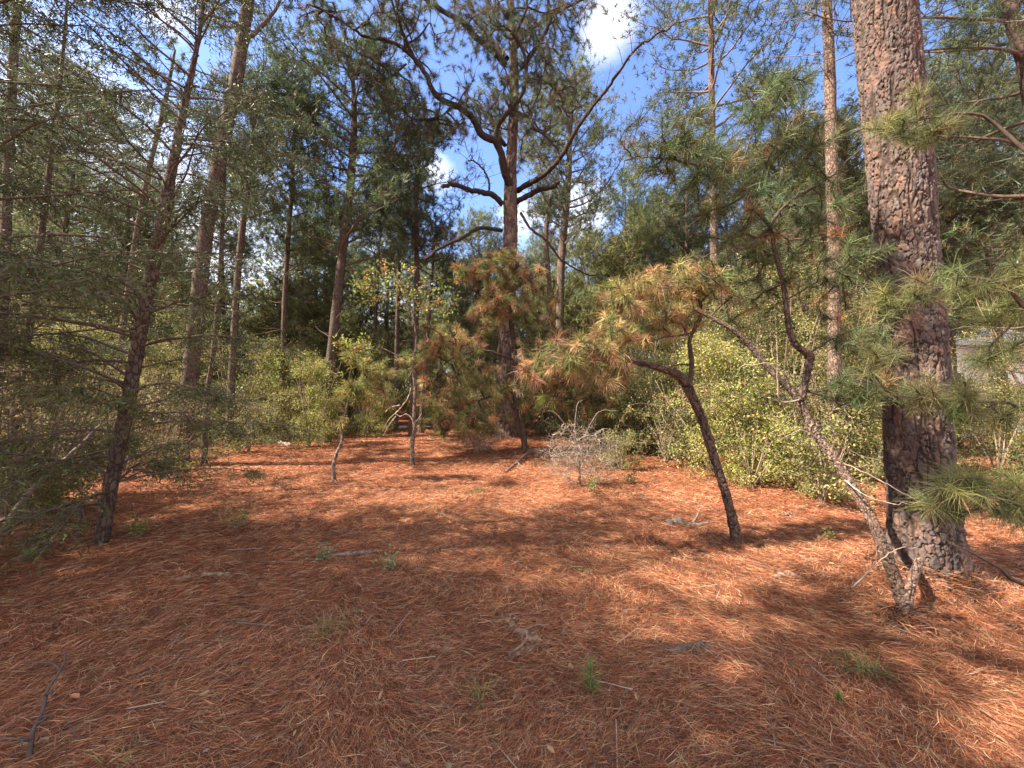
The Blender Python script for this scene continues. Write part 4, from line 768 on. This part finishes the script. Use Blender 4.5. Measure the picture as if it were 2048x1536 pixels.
lst = [(S2, 1945, 11.0, .85, 'shrub half hiding the pale shed wall'), (S2, 1490, 10.8, 1.1, 'tall olive thicket directly above the bright shrub'), (S2, 1660, 10.5, 1.2, 'tall olive thicket behind the bare scaly pine trunk'), (S5, 1600, 8.0, 1.0, 'shaded thicket at the foot of the bare scaly pine trunk'), (S2, 1380, 12.0, 1.1, 'olive thicket rising behind the forked leaning pine'), (S6, 20, 4.9, .9, 'twiggy sparse bush at the left edge behind the slanting dead stem'), (S6, 230, 6.4, 1.0, 'twiggy sparse bush directly behind the slim cedar'), (S6, 330, 7.6, .9, 'twiggy sparse bush in front of the leaning pine base'), (S6, 1380, 9.2, 1.0, 'brown twiggy bush mixed in behind the bright shrub'), (S6, 1650, 8.0, 1.1, 'brown twiggy bush behind the pale leaning stem'), (S6, 160, 8.6, 1.2, 'twiggy bush between the dark cedar and the slim cedar'),
       (S2, 1270, 11.5, 1.0, 'olive shrub rising behind the dead white-twigged bush'), (S5, 1330, 9.8, .9, 'shaded shrub just left of the bright yellow-green one'), (S2, 1700, 9.5, .95, 'tall tangled shrub seen between the scaly trunk and the giant trunk'),
       (S5, 1990, 8.0, .8, 'dark shrub beyond the giant trunk at the right edge'), (S2, 2090, 10, 1.0, 'tall shrub in the far right background beside the pale shed'), (S4, 1780, 7.2, 1.0, 'low shrub directly behind the giant trunk'),
       (S4, 1240, 8.8, .8, 'knee-high shrub at the back edge of the needles, right of the dead bush'), (S5, 1080, 16.5, .8, 'low dark thicket behind the foot of the central pine'),
       (S2, 60, 10.5, .95, 'sunlit olive thicket at the far left behind the dark cedar'), (S1, 160, 11.5, 1.25, 'yellowish leafy thicket left of the slim cedar, deep in the wood'), (S2, 290, 12.5, 1.0, 'sunny olive thicket behind the slim cedar'),
       (S1, 350, 14.5, 1.35, 'yellow-green thicket behind the leaning pine'), (S2, 470, 13.5, .9, 'dense twiggy thicket right of the leaning pine'), (S1, 545, 14.6, 1.2, 'sunlit yellow-green bush before the straight pine'),
       (S1, 620, 12.6, .95, 'sunlit bush on the left bank of the clearing, left of the domed pine'), (S5, 700, 17.0, 1.0, 'bush behind the domed pine trunk'), (S1, 735, 15.5, .85, 'pale bush on the left rim of the gap in the trees'),
       (S2, 640, 18.5, 1.1, 'tall bush deep behind the domed pine'), (S5, 910, 19.0, .8, 'dark low bush in the gap, left of the central pine'), (S2, 380, 18.5, 1.15, 'remote olive thicket behind the yellow-green one'), (S5, -40, 7.5, 1.1, 'dark bush in the left edge shade'),
       (S5, 120, 8.0, .9, 'dark undergrowth bush behind the slanting dead stem'), (S4, 60, 5.2, .9, 'small dark bush on the ground at the left edge'), (S5, 780, 24, 1.0, 'bush closing the far end of the gap on its left'), (S2, 870, 26, .8, 'bush closing the far end of the gap on its right'),
       (S2, 1450, 13.5, 1.15, 'tall olive tree-like shrub rising over the bright one'), (S2, 1150, 20, .95, 'tall dull shrub far behind the deep green thicket'), (S2, 180, 16, 1.3, 'tallest thicket at the left rear'), (S1, 250, 9.6, .8, 'small sunlit bush under the slim cedar branches'),
       (S1, 1620, 12, 1.3, 'yellowish bush glimpsed above the low dark shrub'), (S5, 500, 11.0, .7, 'low bush at the edge of the red needles, right of the thin straight trunk'),
       (S2, 560, 20, 1.25, 'tall sunny thicket behind the straight pine with upswept branches'), (S1, 440, 17, 1.5, 'yellow thicket filling the space behind the grey-brown pine'), (S2, 740, 21, 1.15, 'tall thicket left of the gap, behind the pale bush'), (S2, 960, 19, 1.0, 'olive thicket just left behind the central pine'),
       (S1, 700, 24, 1.6, 'far yellowish thicket behind the domed pine'), (S2, 820, 30, 1.2, 'distant thicket seen down the clearing gap'), (S2, 1060, 22, 1.15, 'tall thicket behind the central pine on its right'), (S5, 990, 16.5, .75, 'low dark bush at the left foot of the central pine'),
       (S2, 1290, 15.5, 1.2, 'tall olive thicket behind the forked leaning pine'), (S5, 1220, 12.2, .9, 'dark bush behind the dead white-twigged bush, on its right'), (S2, 1530, 17, 1.4, 'very tall thicket far behind the bright shrub'), (S2, 20, 14.5, 1.35, 'tall thicket at the extreme left rear'),
       (S2, 1800, 17, 1.35, 'tall thicket far behind the giant trunk'), (S2, 2000, 19, 1.4, 'tall thicket far beyond the right edge shrubs'), (S5, 580, 15.8, .9, 'low bush in the shade behind the straight pine'), (S5, 860, 22.5, .7, 'low bush at the end of the red floor')]
for (src, px, Y, s, lab) in lst:
    o = dup(src, at(px, Y)-[0, 0, .03], R.uniform(0, 6.28), (s, s, s*R.uniform(.9, 1.1)), lab); o['group'] = grp

# far woods closing the view
def far_woods():
    R = np.random.default_rng(91); mb = MB(); n = 8500; th = R.uniform(math.radians(2), math.radians(178), n); r = R.uniform(38, 62, n)
    x = r*np.cos(th); y = r*np.sin(th); hmax = 9+9*noise2(th*9, r*.05, 3); z = R.random(n)**.8*hmax+gh(x, y); k = 30
    c = np.repeat(np.stack([x, y, z], 1), k, 0)+R.normal(0, .75, (n*k, 3))
    leaves(mb, c, nrm(R.normal(size=c.shape)), R.uniform(.2, .45, n*k), R.uniform(.10, .22, n*k), np.clip(np.repeat(vary(OG+YG+LITG, n, .2, R), k, 0), .01, .5))
    tx = R.uniform(math.radians(5), math.radians(175), 130); tr_ = R.uniform(36, 60, 130); p0 = np.stack([tr_*np.cos(tx), tr_*np.sin(tx), np.zeros(130)], 1); p0[:, 2] = gh(p0[:, 0], p0[:, 1])-.2
    p1 = p0+np.stack([R.normal(0, .6, 130), R.normal(0, .6, 130), R.uniform(9, 15, 130)], 1); segs(mb, p0, p1, .17, .07, (.2, .15, .12), sides=6)
    tag(mb.build('far_woods', M_leaf, smooth=False), 'hazy mass of distant trees closing the view behind everything', 'woods', None, 'stuff')
far_woods()

# ------------------------------------------------------------------ 7. dead bush, brush, fallen wood, small plants
def dead_bush(base, label, R, stems, n, W, H, col, name='dead_bush', drop=.3):
    t = thing(name, base, label, 'bush'); sk = []
    for k, (pp, a0, a1) in enumerate(stems): sk.append(limb(t, base, pp, base[1], a0, a1, 7, 'stem', M_wood, (.16, .12, .10) if k < 1 else (.30, .25, .22), .006, k))
    sk = np.concatenate(sk); mb = MB()
    c = nrm(R.normal(size=(n, 3)))*R.random((n, 1))**.5*[W*.5, W*.4, H*.5]+base+[.02, 0, H*.52]
    p0, p1, r0, r1, dr = grow(sk, c, R, .0022, .007, .2); segs(mb, p0-base, p1-base, r0, r1, vary([col, np.array(col)*.7, np.array(col)*1.25], len(p0), .15, R), sides=4)
    d = nrm(dr*.4+R.normal(0, .6, c.shape)+[0, 0, -drop]); e_ = c+d*R.uniform(.08, .3, (n, 1)); segs(mb, c-base, e_-base, .002, .001, np.array(col)*.9, sides=3)
    d2 = nrm(d+R.normal(0, .5, d.shape)); f_ = c+(e_-c)*.5; segs(mb, f_-base, f_+d2*.12-base, .0015, .0008, np.array(col)*.8, sides=3)
    mb.build('twigs', M_wood, t); return t
R = np.random.default_rng(95)
base = G(1160, 972); Yb = base[1]
dead_bush(base, 'bare dead bush with a tangle of bleached white twigs at the edge of the clearing', R,
          [([(1160, 985), (1158, 930), (1152, 885), (1135, 855), (1110, 825), (1095, 822)], 5, 1.2), ([(1150, 885), (1170, 872), (1190, 870), (1205, 858), (1225, 860)], 1.8, .8), ([(1155, 890), (1175, 900), (1185, 935), (1188, 950)], 2, 1),
           ([(1152, 885), (1150, 850), (1155, 810), (1165, 800)], 1.2, .7), ([(1170, 872), (1180, 850), (1200, 822), (1235, 822)], 1.2, .7), ([(1156, 905), (1130, 905), (1112, 908)], 1.8, 1)], 760, 1.5, 1.1, (.24, .195, .165))
base = G(955, 905)
dead_bush(base, 'low pile of thin pale dead twigs left of the central pine foot', R, [([(950, 905), (945, 885), (930, 870)], 3, 1), ([(960, 905), (985, 870), (1010, 872), (1040, 892)], 2, 1), ([(955, 905), (960, 880), (975, 862)], 3, 1)], 260, 1.5, .55, (.42, .30, .24), 'brush_pile', .5)
def log(name, label, cat, parts, col=(.42, .33, .28), fork=None):
    """fallen stick lying on the ground, given by photo points"""
    w_ = [G(q[0], q[1])+[0, 0, q[3] if len(q) > 3 else 0] for q in parts]; b = w_[0]*1.0; r = [wpx(q[0], q[2], b[1]) for q in parts]
    w_ = np.array(w_); w_[:, 2] += np.array(r)*.35
    mb = MB(); tube(mb, w_-b, r, 9, col, n=len(w_)*9, rough=.5, seed=len(label), wig=.006)
    if fork:
        for (pp, w0, w1) in fork:
            f_ = np.array([G(q[0], q[1])+[0, 0, (q[2] if len(q) > 2 else 0)+.01] for q in pp]); tube(mb, f_-b, np.linspace(wpx(pp[0][0], w0, b[1]), wpx(pp[0][0], w1, b[1]), len(pp)), 6, col, n=len(pp)*5, rough=.2, wig=.003)
    o = mb.build(name, M_wood); o.location = tuple(b); tag(o, label, cat); return o
log('fallen_branch', 'rotten split branch pointing away from the camera in the foreground centre', 'branch', [(988, 1215, 6), (1010, 1240, 12), (1030, 1262, 15), (1050, 1278, 17), (1075, 1286, 13), (1100, 1284, 6)], (.22, .135, .095), [([(1040, 1270, .01), (1075, 1262, .03), (1100, 1268, .02)], 5, 2), ([(1055, 1282, .01), (1040, 1300, .01), (1020, 1312, 0)], 7, 4)])
log('fallen_branch', 'knobbly broken piece of wood lying at the foot of the rotten split branch', 'branch', [(1012, 1320, 12), (1030, 1314, 14), (1060, 1300, 11), (1095, 1285, 6)], (.15, .095, .07))
log('fallen_branch', 'flat bleached stick lying left of the knobbly wood', 'branch', [(858, 1290, 6), (870, 1298, 10), (890, 1301, 9), (915, 1304, 6), (950, 1314, 3)], (.38, .26, .18), [([(868, 1298, .01), (856, 1306, 0)], 5, 2)])
log('fallen_branch', 'long grey stick half buried in needles, left foreground', 'branch', [(335, 1162, 6), (380, 1156, 11), (420, 1151, 12), (462, 1152, 6)], (.25, .17, .125))
log('fallen_branch', 'dark broken limb with stubs beside the leaning forked pine foot', 'branch', [(1330, 1048, 10), (1355, 1046, 17), (1385, 1052, 10), (1425, 1046, 6)], (.17, .13, .11), [([(1385, 1048), (1395, 1042, .06), (1402, 1038, .12)], 6, 3)])
log('fallen_log', 'pale slim log lying across the needles near the left woods', 'log', [(495, 876, 10), (530, 882, 12), (580, 892, 8)], (.34, .28, .24))
log('fallen_log', 'thin pale log far back in the gap between the trees', 'log', [(772, 862, 7), (800, 857, 8), (860, 855, 5)], (.55, .47, .42))
log('fallen_branch', 'thin dark curved branch on the mound before the central pine', 'branch', [(1010, 947, 3, .02), (1035, 930, 4, .06), (1060, 915, 5, .14), (1090, 908, 4, .08), (1115, 908, 3)], (.14, .10, .09), [([(1060, 915, .14), (1052, 905, .1)], 3, 1), ([(1035, 930, .06), (1055, 950, .02)], 3, 1)])
log('fallen_branch', 'short grey stick beside the two pale leafy sprouts', 'branch', [(668, 1112, 6), (700, 1110, 10), (738, 1108, 9)], (.24, .18, .155))
log('fallen_branch', 'grey flattened bark-covered stick in the right foreground', 'branch', [(1310, 1300, 10), (1350, 1302, 14), (1400, 1298, 18), (1430, 1296, 12)], (.13, .095, .08))
log('fallen_branch', 'small pale wood scrap at right, left of the giant trunk', 'branch', [(1545, 1156, 8), (1575, 1152, 16), (1605, 1158, 8)], (.26, .19, .155))
log('fallen_branch', 'short dark twig lying on the orange needles behind the leaning pines', 'branch', [(1562, 1032, 8), (1580, 1030, 9), (1597, 1032, 4)], (.14, .10, .085))
log('fallen_branch', 'thin dark twig at the right, below the flattened stick', 'branch', [(1308, 1362, 4), (1330, 1348, 7), (1352, 1338, 4)], (.16, .12, .11))

def twig_plant(label, base, H, R, n, col, name='bare_twig', bend=.1, w=.005):
    mb = MB(); s_ = np.linspace(0, 1, 7); q = np.stack([bend*s_*H+np.cumsum(R.normal(0, .03*H, 7))*s_, np.cumsum(R.normal(0, .03*H, 7))*s_, s_*H-.02], 1); q = tube(mb, q, np.linspace(w, w*.35, 7), 6, col, n=22, wig=.002)
    for k in range(n):
        c = q[R.integers(2, 19)]; d = nrm(np.array([R.normal(), R.normal(), .5])); L_ = H*R.uniform(.2, .45); tube(mb, [c, c+d*L_*.5+[0, 0, .01], c+d*L_+R.normal(0, .02, 3)], [w*.55, w*.4, w*.2], 5, col, n=8, wig=.002)
    o = mb.build(name, M_wood); o.location = tuple(base); tag(o, label, 'twig'); return o
twig_plant('dark bare forked twig standing in the bottom left corner', G(55, 1525), .42, R, 6, (.10, .075, .07), w=.011, bend=.05)
twig_plant('small dark upright twig left of the flat bleached stick', G(806, 1278), .10, R, 1, (.07, .05, .045), w=.004, bend=-.1)
twig_plant('short dry twig sticking up below the orange patch, left of centre', G(1008, 1160), .12, R, 2, (.16, .11, .09), w=.004)
twig_plant('thin leafless seedling stem at the right of the mound of needles', G(1078, 962), .35, R, 4, (.24, .18, .15))
twig_plant('bare little stem on the left of the grey half-buried stick', G(290, 1192), .12, R, 1, (.10, .07, .06), w=.004)

def grass(label, base, R, n=90, H=.2, W=.12, pal=None, name='grass_tuft', cat='grass', flat=.6):
    mb = MB(); b = R.normal(0, W*.3, (n, 3))*[1, 1, 0]; d = nrm(np.stack([R.normal(0, flat, n), R.normal(0, flat, n), R.uniform(.4, 1, n)], 1))
    blades(mb, b, d, R.uniform(.6, 1.1, n)*H, .0035, vary(pal or [(.16, .17, .06), (.22, .21, .08), (.30, .20, .10)], n, .2, R), .6, True, 0, R)
    o = mb.build(name, M_needle, smooth=False); o.location = tuple(base); tag(o, label, cat); return o
grass('thin green grass tuft at the bottom, left of the pine seedling', G(965, 1395), R, 60, .16, .10)
grass('low spreading yellowish grass clump in the left foreground', G(660, 1262), R, 150, .20, .25, [(.26, .20, .08), (.20, .18, .07), (.36, .22, .11)], flat=1.1)
grass('dark green flattened grass clump at the right foreground', G(1730, 1345), R, 150, .17, .14, [(.10, .13, .045), (.15, .16, .06), (.22, .17, .08)], flat=.9)
grass('small green grass patch among red needles, centre right', G(1165, 1145), R, 60, .10, .14, [(.13, .16, .05)])
grass('green grass patch on the sunlit band before the mound', G(950, 985), R, 140, .16, .4, [(.18, .19, .07), (.26, .2, .08)], flat=.9)
grass('sparse straw-green grass at the sunlit edge, centre', G(850, 1020), R, 90, .14, .4, [(.34, .28, .12), (.2, .2, .08)], flat=.9)
grass('faint grass blades at the bottom edge, left corner', G(235, 1520), R, 80, .14, .16, [(.2, .17, .07), (.38, .2, .1)], flat=1.)
for lab, (px, py), H in (('single green pine seedling with upright needles in the front centre', (1182, 1385), .17), ('tiny pale green seedling right of centre in the foreground', (1678, 1410), .07)):
    b = G(px, py); t = thing('pine_seedling', b, lab, 'seedling'); mb = MB(); tube(mb, [[0, 0, -.02], [0, 0, H*.4], [.01, 0, H*.8]], [.003, .0025, .0015], 5, (.3, .2, .12), n=8); mb.build('stem', M_twig, t)
    mb = MB(); cz = np.stack([np.zeros(5), np.zeros(5), np.linspace(.3, .85, 5)*H], 1); tufts(mb, cz, np.tile([0, 0, 1.], (5, 1)), 26, H*.55, .0025, vary([(.14, .20, .06), (.18, .22, .08)], 5, .1, R), .7, .1, True, R); mb.build('needles', M_needle, t, smooth=False)
def sprout(label, base, R, W=.2, H=.15, n=60, pal=None, ls=.035, name='small_plant', cat='plant'):
    t = thing(name, base, label, cat); mb = MB(); m_ = 7; a_ = R.uniform(0, 6.28, m_); tp_ = np.stack([np.cos(a_)*W*.5*R.random(m_), np.sin(a_)*W*.5*R.random(m_), H*R.uniform(.5, 1, m_)], 1)
    segs(mb, np.zeros((m_, 3)), tp_, .003, .0015, (.2, .15, .1)); mb.build('stems', M_twig, t)
    i_ = R.integers(0, m_, n); b = tp_[i_]*R.uniform(.3, 1.05, (n, 1))+R.normal(0, W*.07, (n, 3)); mb = MB()
    leaves(mb, b, nrm(R.normal(0, 1, (n, 3))+[0, 0, .4]), R.uniform(.6, 1.2, n)*ls, R.uniform(.4, .7, n)*ls, vary(pal or [(.26, .30, .16), (.20, .25, .12)], n, .2, R)); mb.build('leaves', M_leaf, t, smooth=False)
sprout('grey-green leafy sprout just right of the short grey stick', G(782, 1140), R, .26, .17, 90)
sprout('sparse pale leafy sprout just left of the short grey stick', G(640, 1122), R, .4, .14, 90)
sprout('yellow-green seedling at the foot of the dead white-twigged bush', G(1180, 985), R, .35, .3, 110, [(.30, .32, .14), (.22, .26, .1)], .045)
sprout('small leafy plant in the shade left of the clearing, nearest the cedar', G(470, 1062), R, .6, .3, 150, OG, .04)
sprout('low leafy plant below the leaning pine base', G(375, 942), R, .6, .2, 120, YG, .05)
sprout('low dark leafy plants at the left edge on the ground', G(60, 1120), R, .8, .3, 220, DG+OG, .04)
sprout('leafy seedling right of the slim cedar base', G(275, 1075), R, .5, .25, 140, OG, .04)
sprout('small dark green plant on the needles under the shrubs, right of the dead bush', G(1262, 968), R, .5, .2, 120, DG, .045)
sprout('tiny green plant at the foot of the low dark shrub', G(1650, 1080), R, .3, .12, 60, YG, .035)
def mound(label, base, R, W, H, n, pal):
    mb = MB(); b = R.normal(0, .28, (n, 3))*[W, W*.7, 0]; b[:, 2] = H*np.exp(-(b[:, 0]**2+(b[:, 1]*1.4)**2)/(W*.4)**2)*R.random(n)
    d = nrm(np.stack([R.normal(0, 1, n), R.normal(0, 1, n), R.normal(0, .5, n)], 1)); blades(mb, b, d, R.uniform(.08, .2, n), .004, vary(pal, n, .3, R), .3, True, 0, R)
    o = mb.build('needle_heap', M_litter, smooth=False); o.location = tuple(base); tag(o, label, 'needle heap', None); return o
mound('dark heap of twigs and needles in front of the leaning forked pine', G(1285, 1085), R, .42, .14, 1300, [(.16, .07, .045), (.28, .11, .06), (.12, .06, .04)])
mound('brown heap of needles below the thin curved branch on the mound', G(1010, 972), R, .5, .2, 1500, [(.18, .08, .05), (.28, .12, .07)])
mound('small heap of bark and needles between the two crooked saplings', G(720, 925), R, .6, .18, 1000, [(.2, .09, .06), (.3, .13, .08)])
def drift(label, c, r_in, W, n, R):
    a_ = R.uniform(0, 6.28, n); r_ = r_in+np.abs(R.normal(0, W, n)); p = np.stack([c[0]+r_*np.cos(a_), c[1]+r_*np.sin(a_)], 1); z = gh(p[:, 0], p[:, 1])+.13*np.exp(-(r_-r_in)/.09)*R.random(n)
    b = np.stack([p[:, 0]-c[0], p[:, 1]-c[1], z], 1); d = nrm(np.stack([-np.sin(a_), np.cos(a_), R.normal(0, .3, n)], 1)+R.normal(0, .6, (n, 3))*[1, 1, .3]); mb = MB()
    blades(mb, b, d, R.uniform(.05, .15, n), .004, vary([(.36, .14, .075), (.24, .095, .055), (.42, .22, .13), (.14, .08, .06)], n, .25, R), .2, True, 0, R)
    k_ = n//6; leaves(mb, b[:k_]+[0, 0, .01], nrm(R.normal(size=(k_, 3))*[1, 1, .3]), R.uniform(.02, .06, k_), R.uniform(.015, .04, k_), vary([(.16, .11, .09), (.24, .15, .11), (.12, .09, .08)], k_, .2, R))
    o = mb.build('needle_heap', M_litter, smooth=False); o.location = (c[0], c[1], 0); tag(o, label, 'needle heap')
drift('drift of needles and shed bark scales around the foot of the giant trunk', (P(1852, 1150, 3.55)[0], 3.55), .27, .10, 3800, R)
drift('needles and bark heaped around the foot of the tall central pine', (P(1015, 880, 13.6)[0], 13.6), .42, .2, 2500, R)
drift('small collar of needles round the base of the pale flaky leaning pine', tuple(G(1812, 1250)[:2]), .05, .05, 900, R)
# pale dead leaves and bark flakes scattered about: nobody could count them
def debris():
    R = np.random.default_rng(99); n = 420; r = 1.3+R.random(n)**1.5*13; th = R.uniform(math.radians(25), math.radians(155), n); x = r*np.cos(th); y = r*np.sin(th)
    b = np.stack([x, y, gh(x, y)+.022+R.random(n)*.02], 1); a_ = R.uniform(0, 6.28, n); d = nrm(np.stack([np.cos(a_), np.sin(a_), R.normal(0, .25, n)], 1)); ln = R.uniform(.015, .055, n)*(1+.05*r)
    mb = MB(); k = R.normal(0, 1, (n, 3))*.3+[0, 0, 1.]; side = nrm(np.cross(d, k)); up = np.cross(side, d); w_ = (ln*R.uniform(.12, .32, n))[:, None]; l_ = ln[:, None]
    v = np.stack([b, b+d*l_*.3+side*w_+up*w_*.4, b+d*l_*.8+side*w_*.7+up*w_*.3, b+d*l_, b+d*l_*.7-side*w_*.8+up*w_*.4, b+d*l_*.25-side*w_*.7+up*w_*.2], 1).reshape(-1, 3); i_ = np.arange(n)[:, None]*6
    mb.add(v, np.repeat(vary([(.30, .20, .14), (.28, .16, .11), (.18, .10, .07), (.40, .24, .14), (.24, .18, .15), (.30, .14, .08)], n, .2, R), 6, 0), np.concatenate([i_+np.array([0, 1, 2, 3]), i_+np.array([0, 3, 4, 5])]))
    m_ = 500; r = 1.4+R.random(m_)**1.3*12; th = R.uniform(math.radians(25), math.radians(155), m_); p = np.stack([r*np.cos(th), r*np.sin(th), np.zeros(m_)], 1); p[:, 2] = gh(p[:, 0], p[:, 1])+.02
    a_ = R.uniform(0, 6.28, m_); q = p+np.stack([np.cos(a_), np.sin(a_), R.normal(0, .05, m_)], 1)*R.uniform(.06, .35, (m_, 1)); segs(mb, p, q, .003, .002, vary([(.2, .14, .12), (.35, .27, .23), (.12, .08, .07)], m_, .2, R), sides=4)
    tag(mb.build('leaf_litter', M_litter, smooth=False), 'scattered pale dead leaves, bark flakes and twiglets on the needles', 'litter', None, 'stuff')
debris()
# pale shed glimpsed at the right
b = at(1965, 15.5); t = thing('shed', b, 'white building wall with a low sloping roof glimpsed through the trees at the right', 'shed')
def box(mb, c, s, col):
    c = np.array(c); s = np.array(s)*.5; v = np.array([[x, y, z] for x in (-1, 1) for y in (-1, 1) for z in (-1, 1)])*s+c
    mb.add(v, col, [[0, 1, 3, 2], [4, 6, 7, 5], [0, 4, 5, 1], [2, 3, 7, 6], [0, 2, 6, 4], [1, 5, 7, 3]])
mb = MB(); box(mb, (0, 1.5, 1.75), (5, 3, 3.5), (.75, .75, .76)); mb.build('wall', M_wall, t, smooth=False)
mb = MB(); v = np.array([[-2.8, -.3, 2.8], [2.8, -.3, 2.8], [2.8, 3.3, 2.8], [-2.8, 3.3, 2.8], [-2.8, 1.5, 3.8], [2.8, 1.5, 3.8]]); v[:, 2] += .71
mb.add(v, (.45, .45, .47), [[0, 1, 5, 4], [2, 3, 4, 5], [3, 2, 1, 0]], [[0, 4, 3], [1, 2, 5]]); mb.build('roof', M_wall, t, smooth=False)
mb = MB(); box(mb, (-1.2, -.02, 2.0), (.9, .06, .9), (.06, .07, .08)); mb.build('window', M_wall, t, smooth=False)
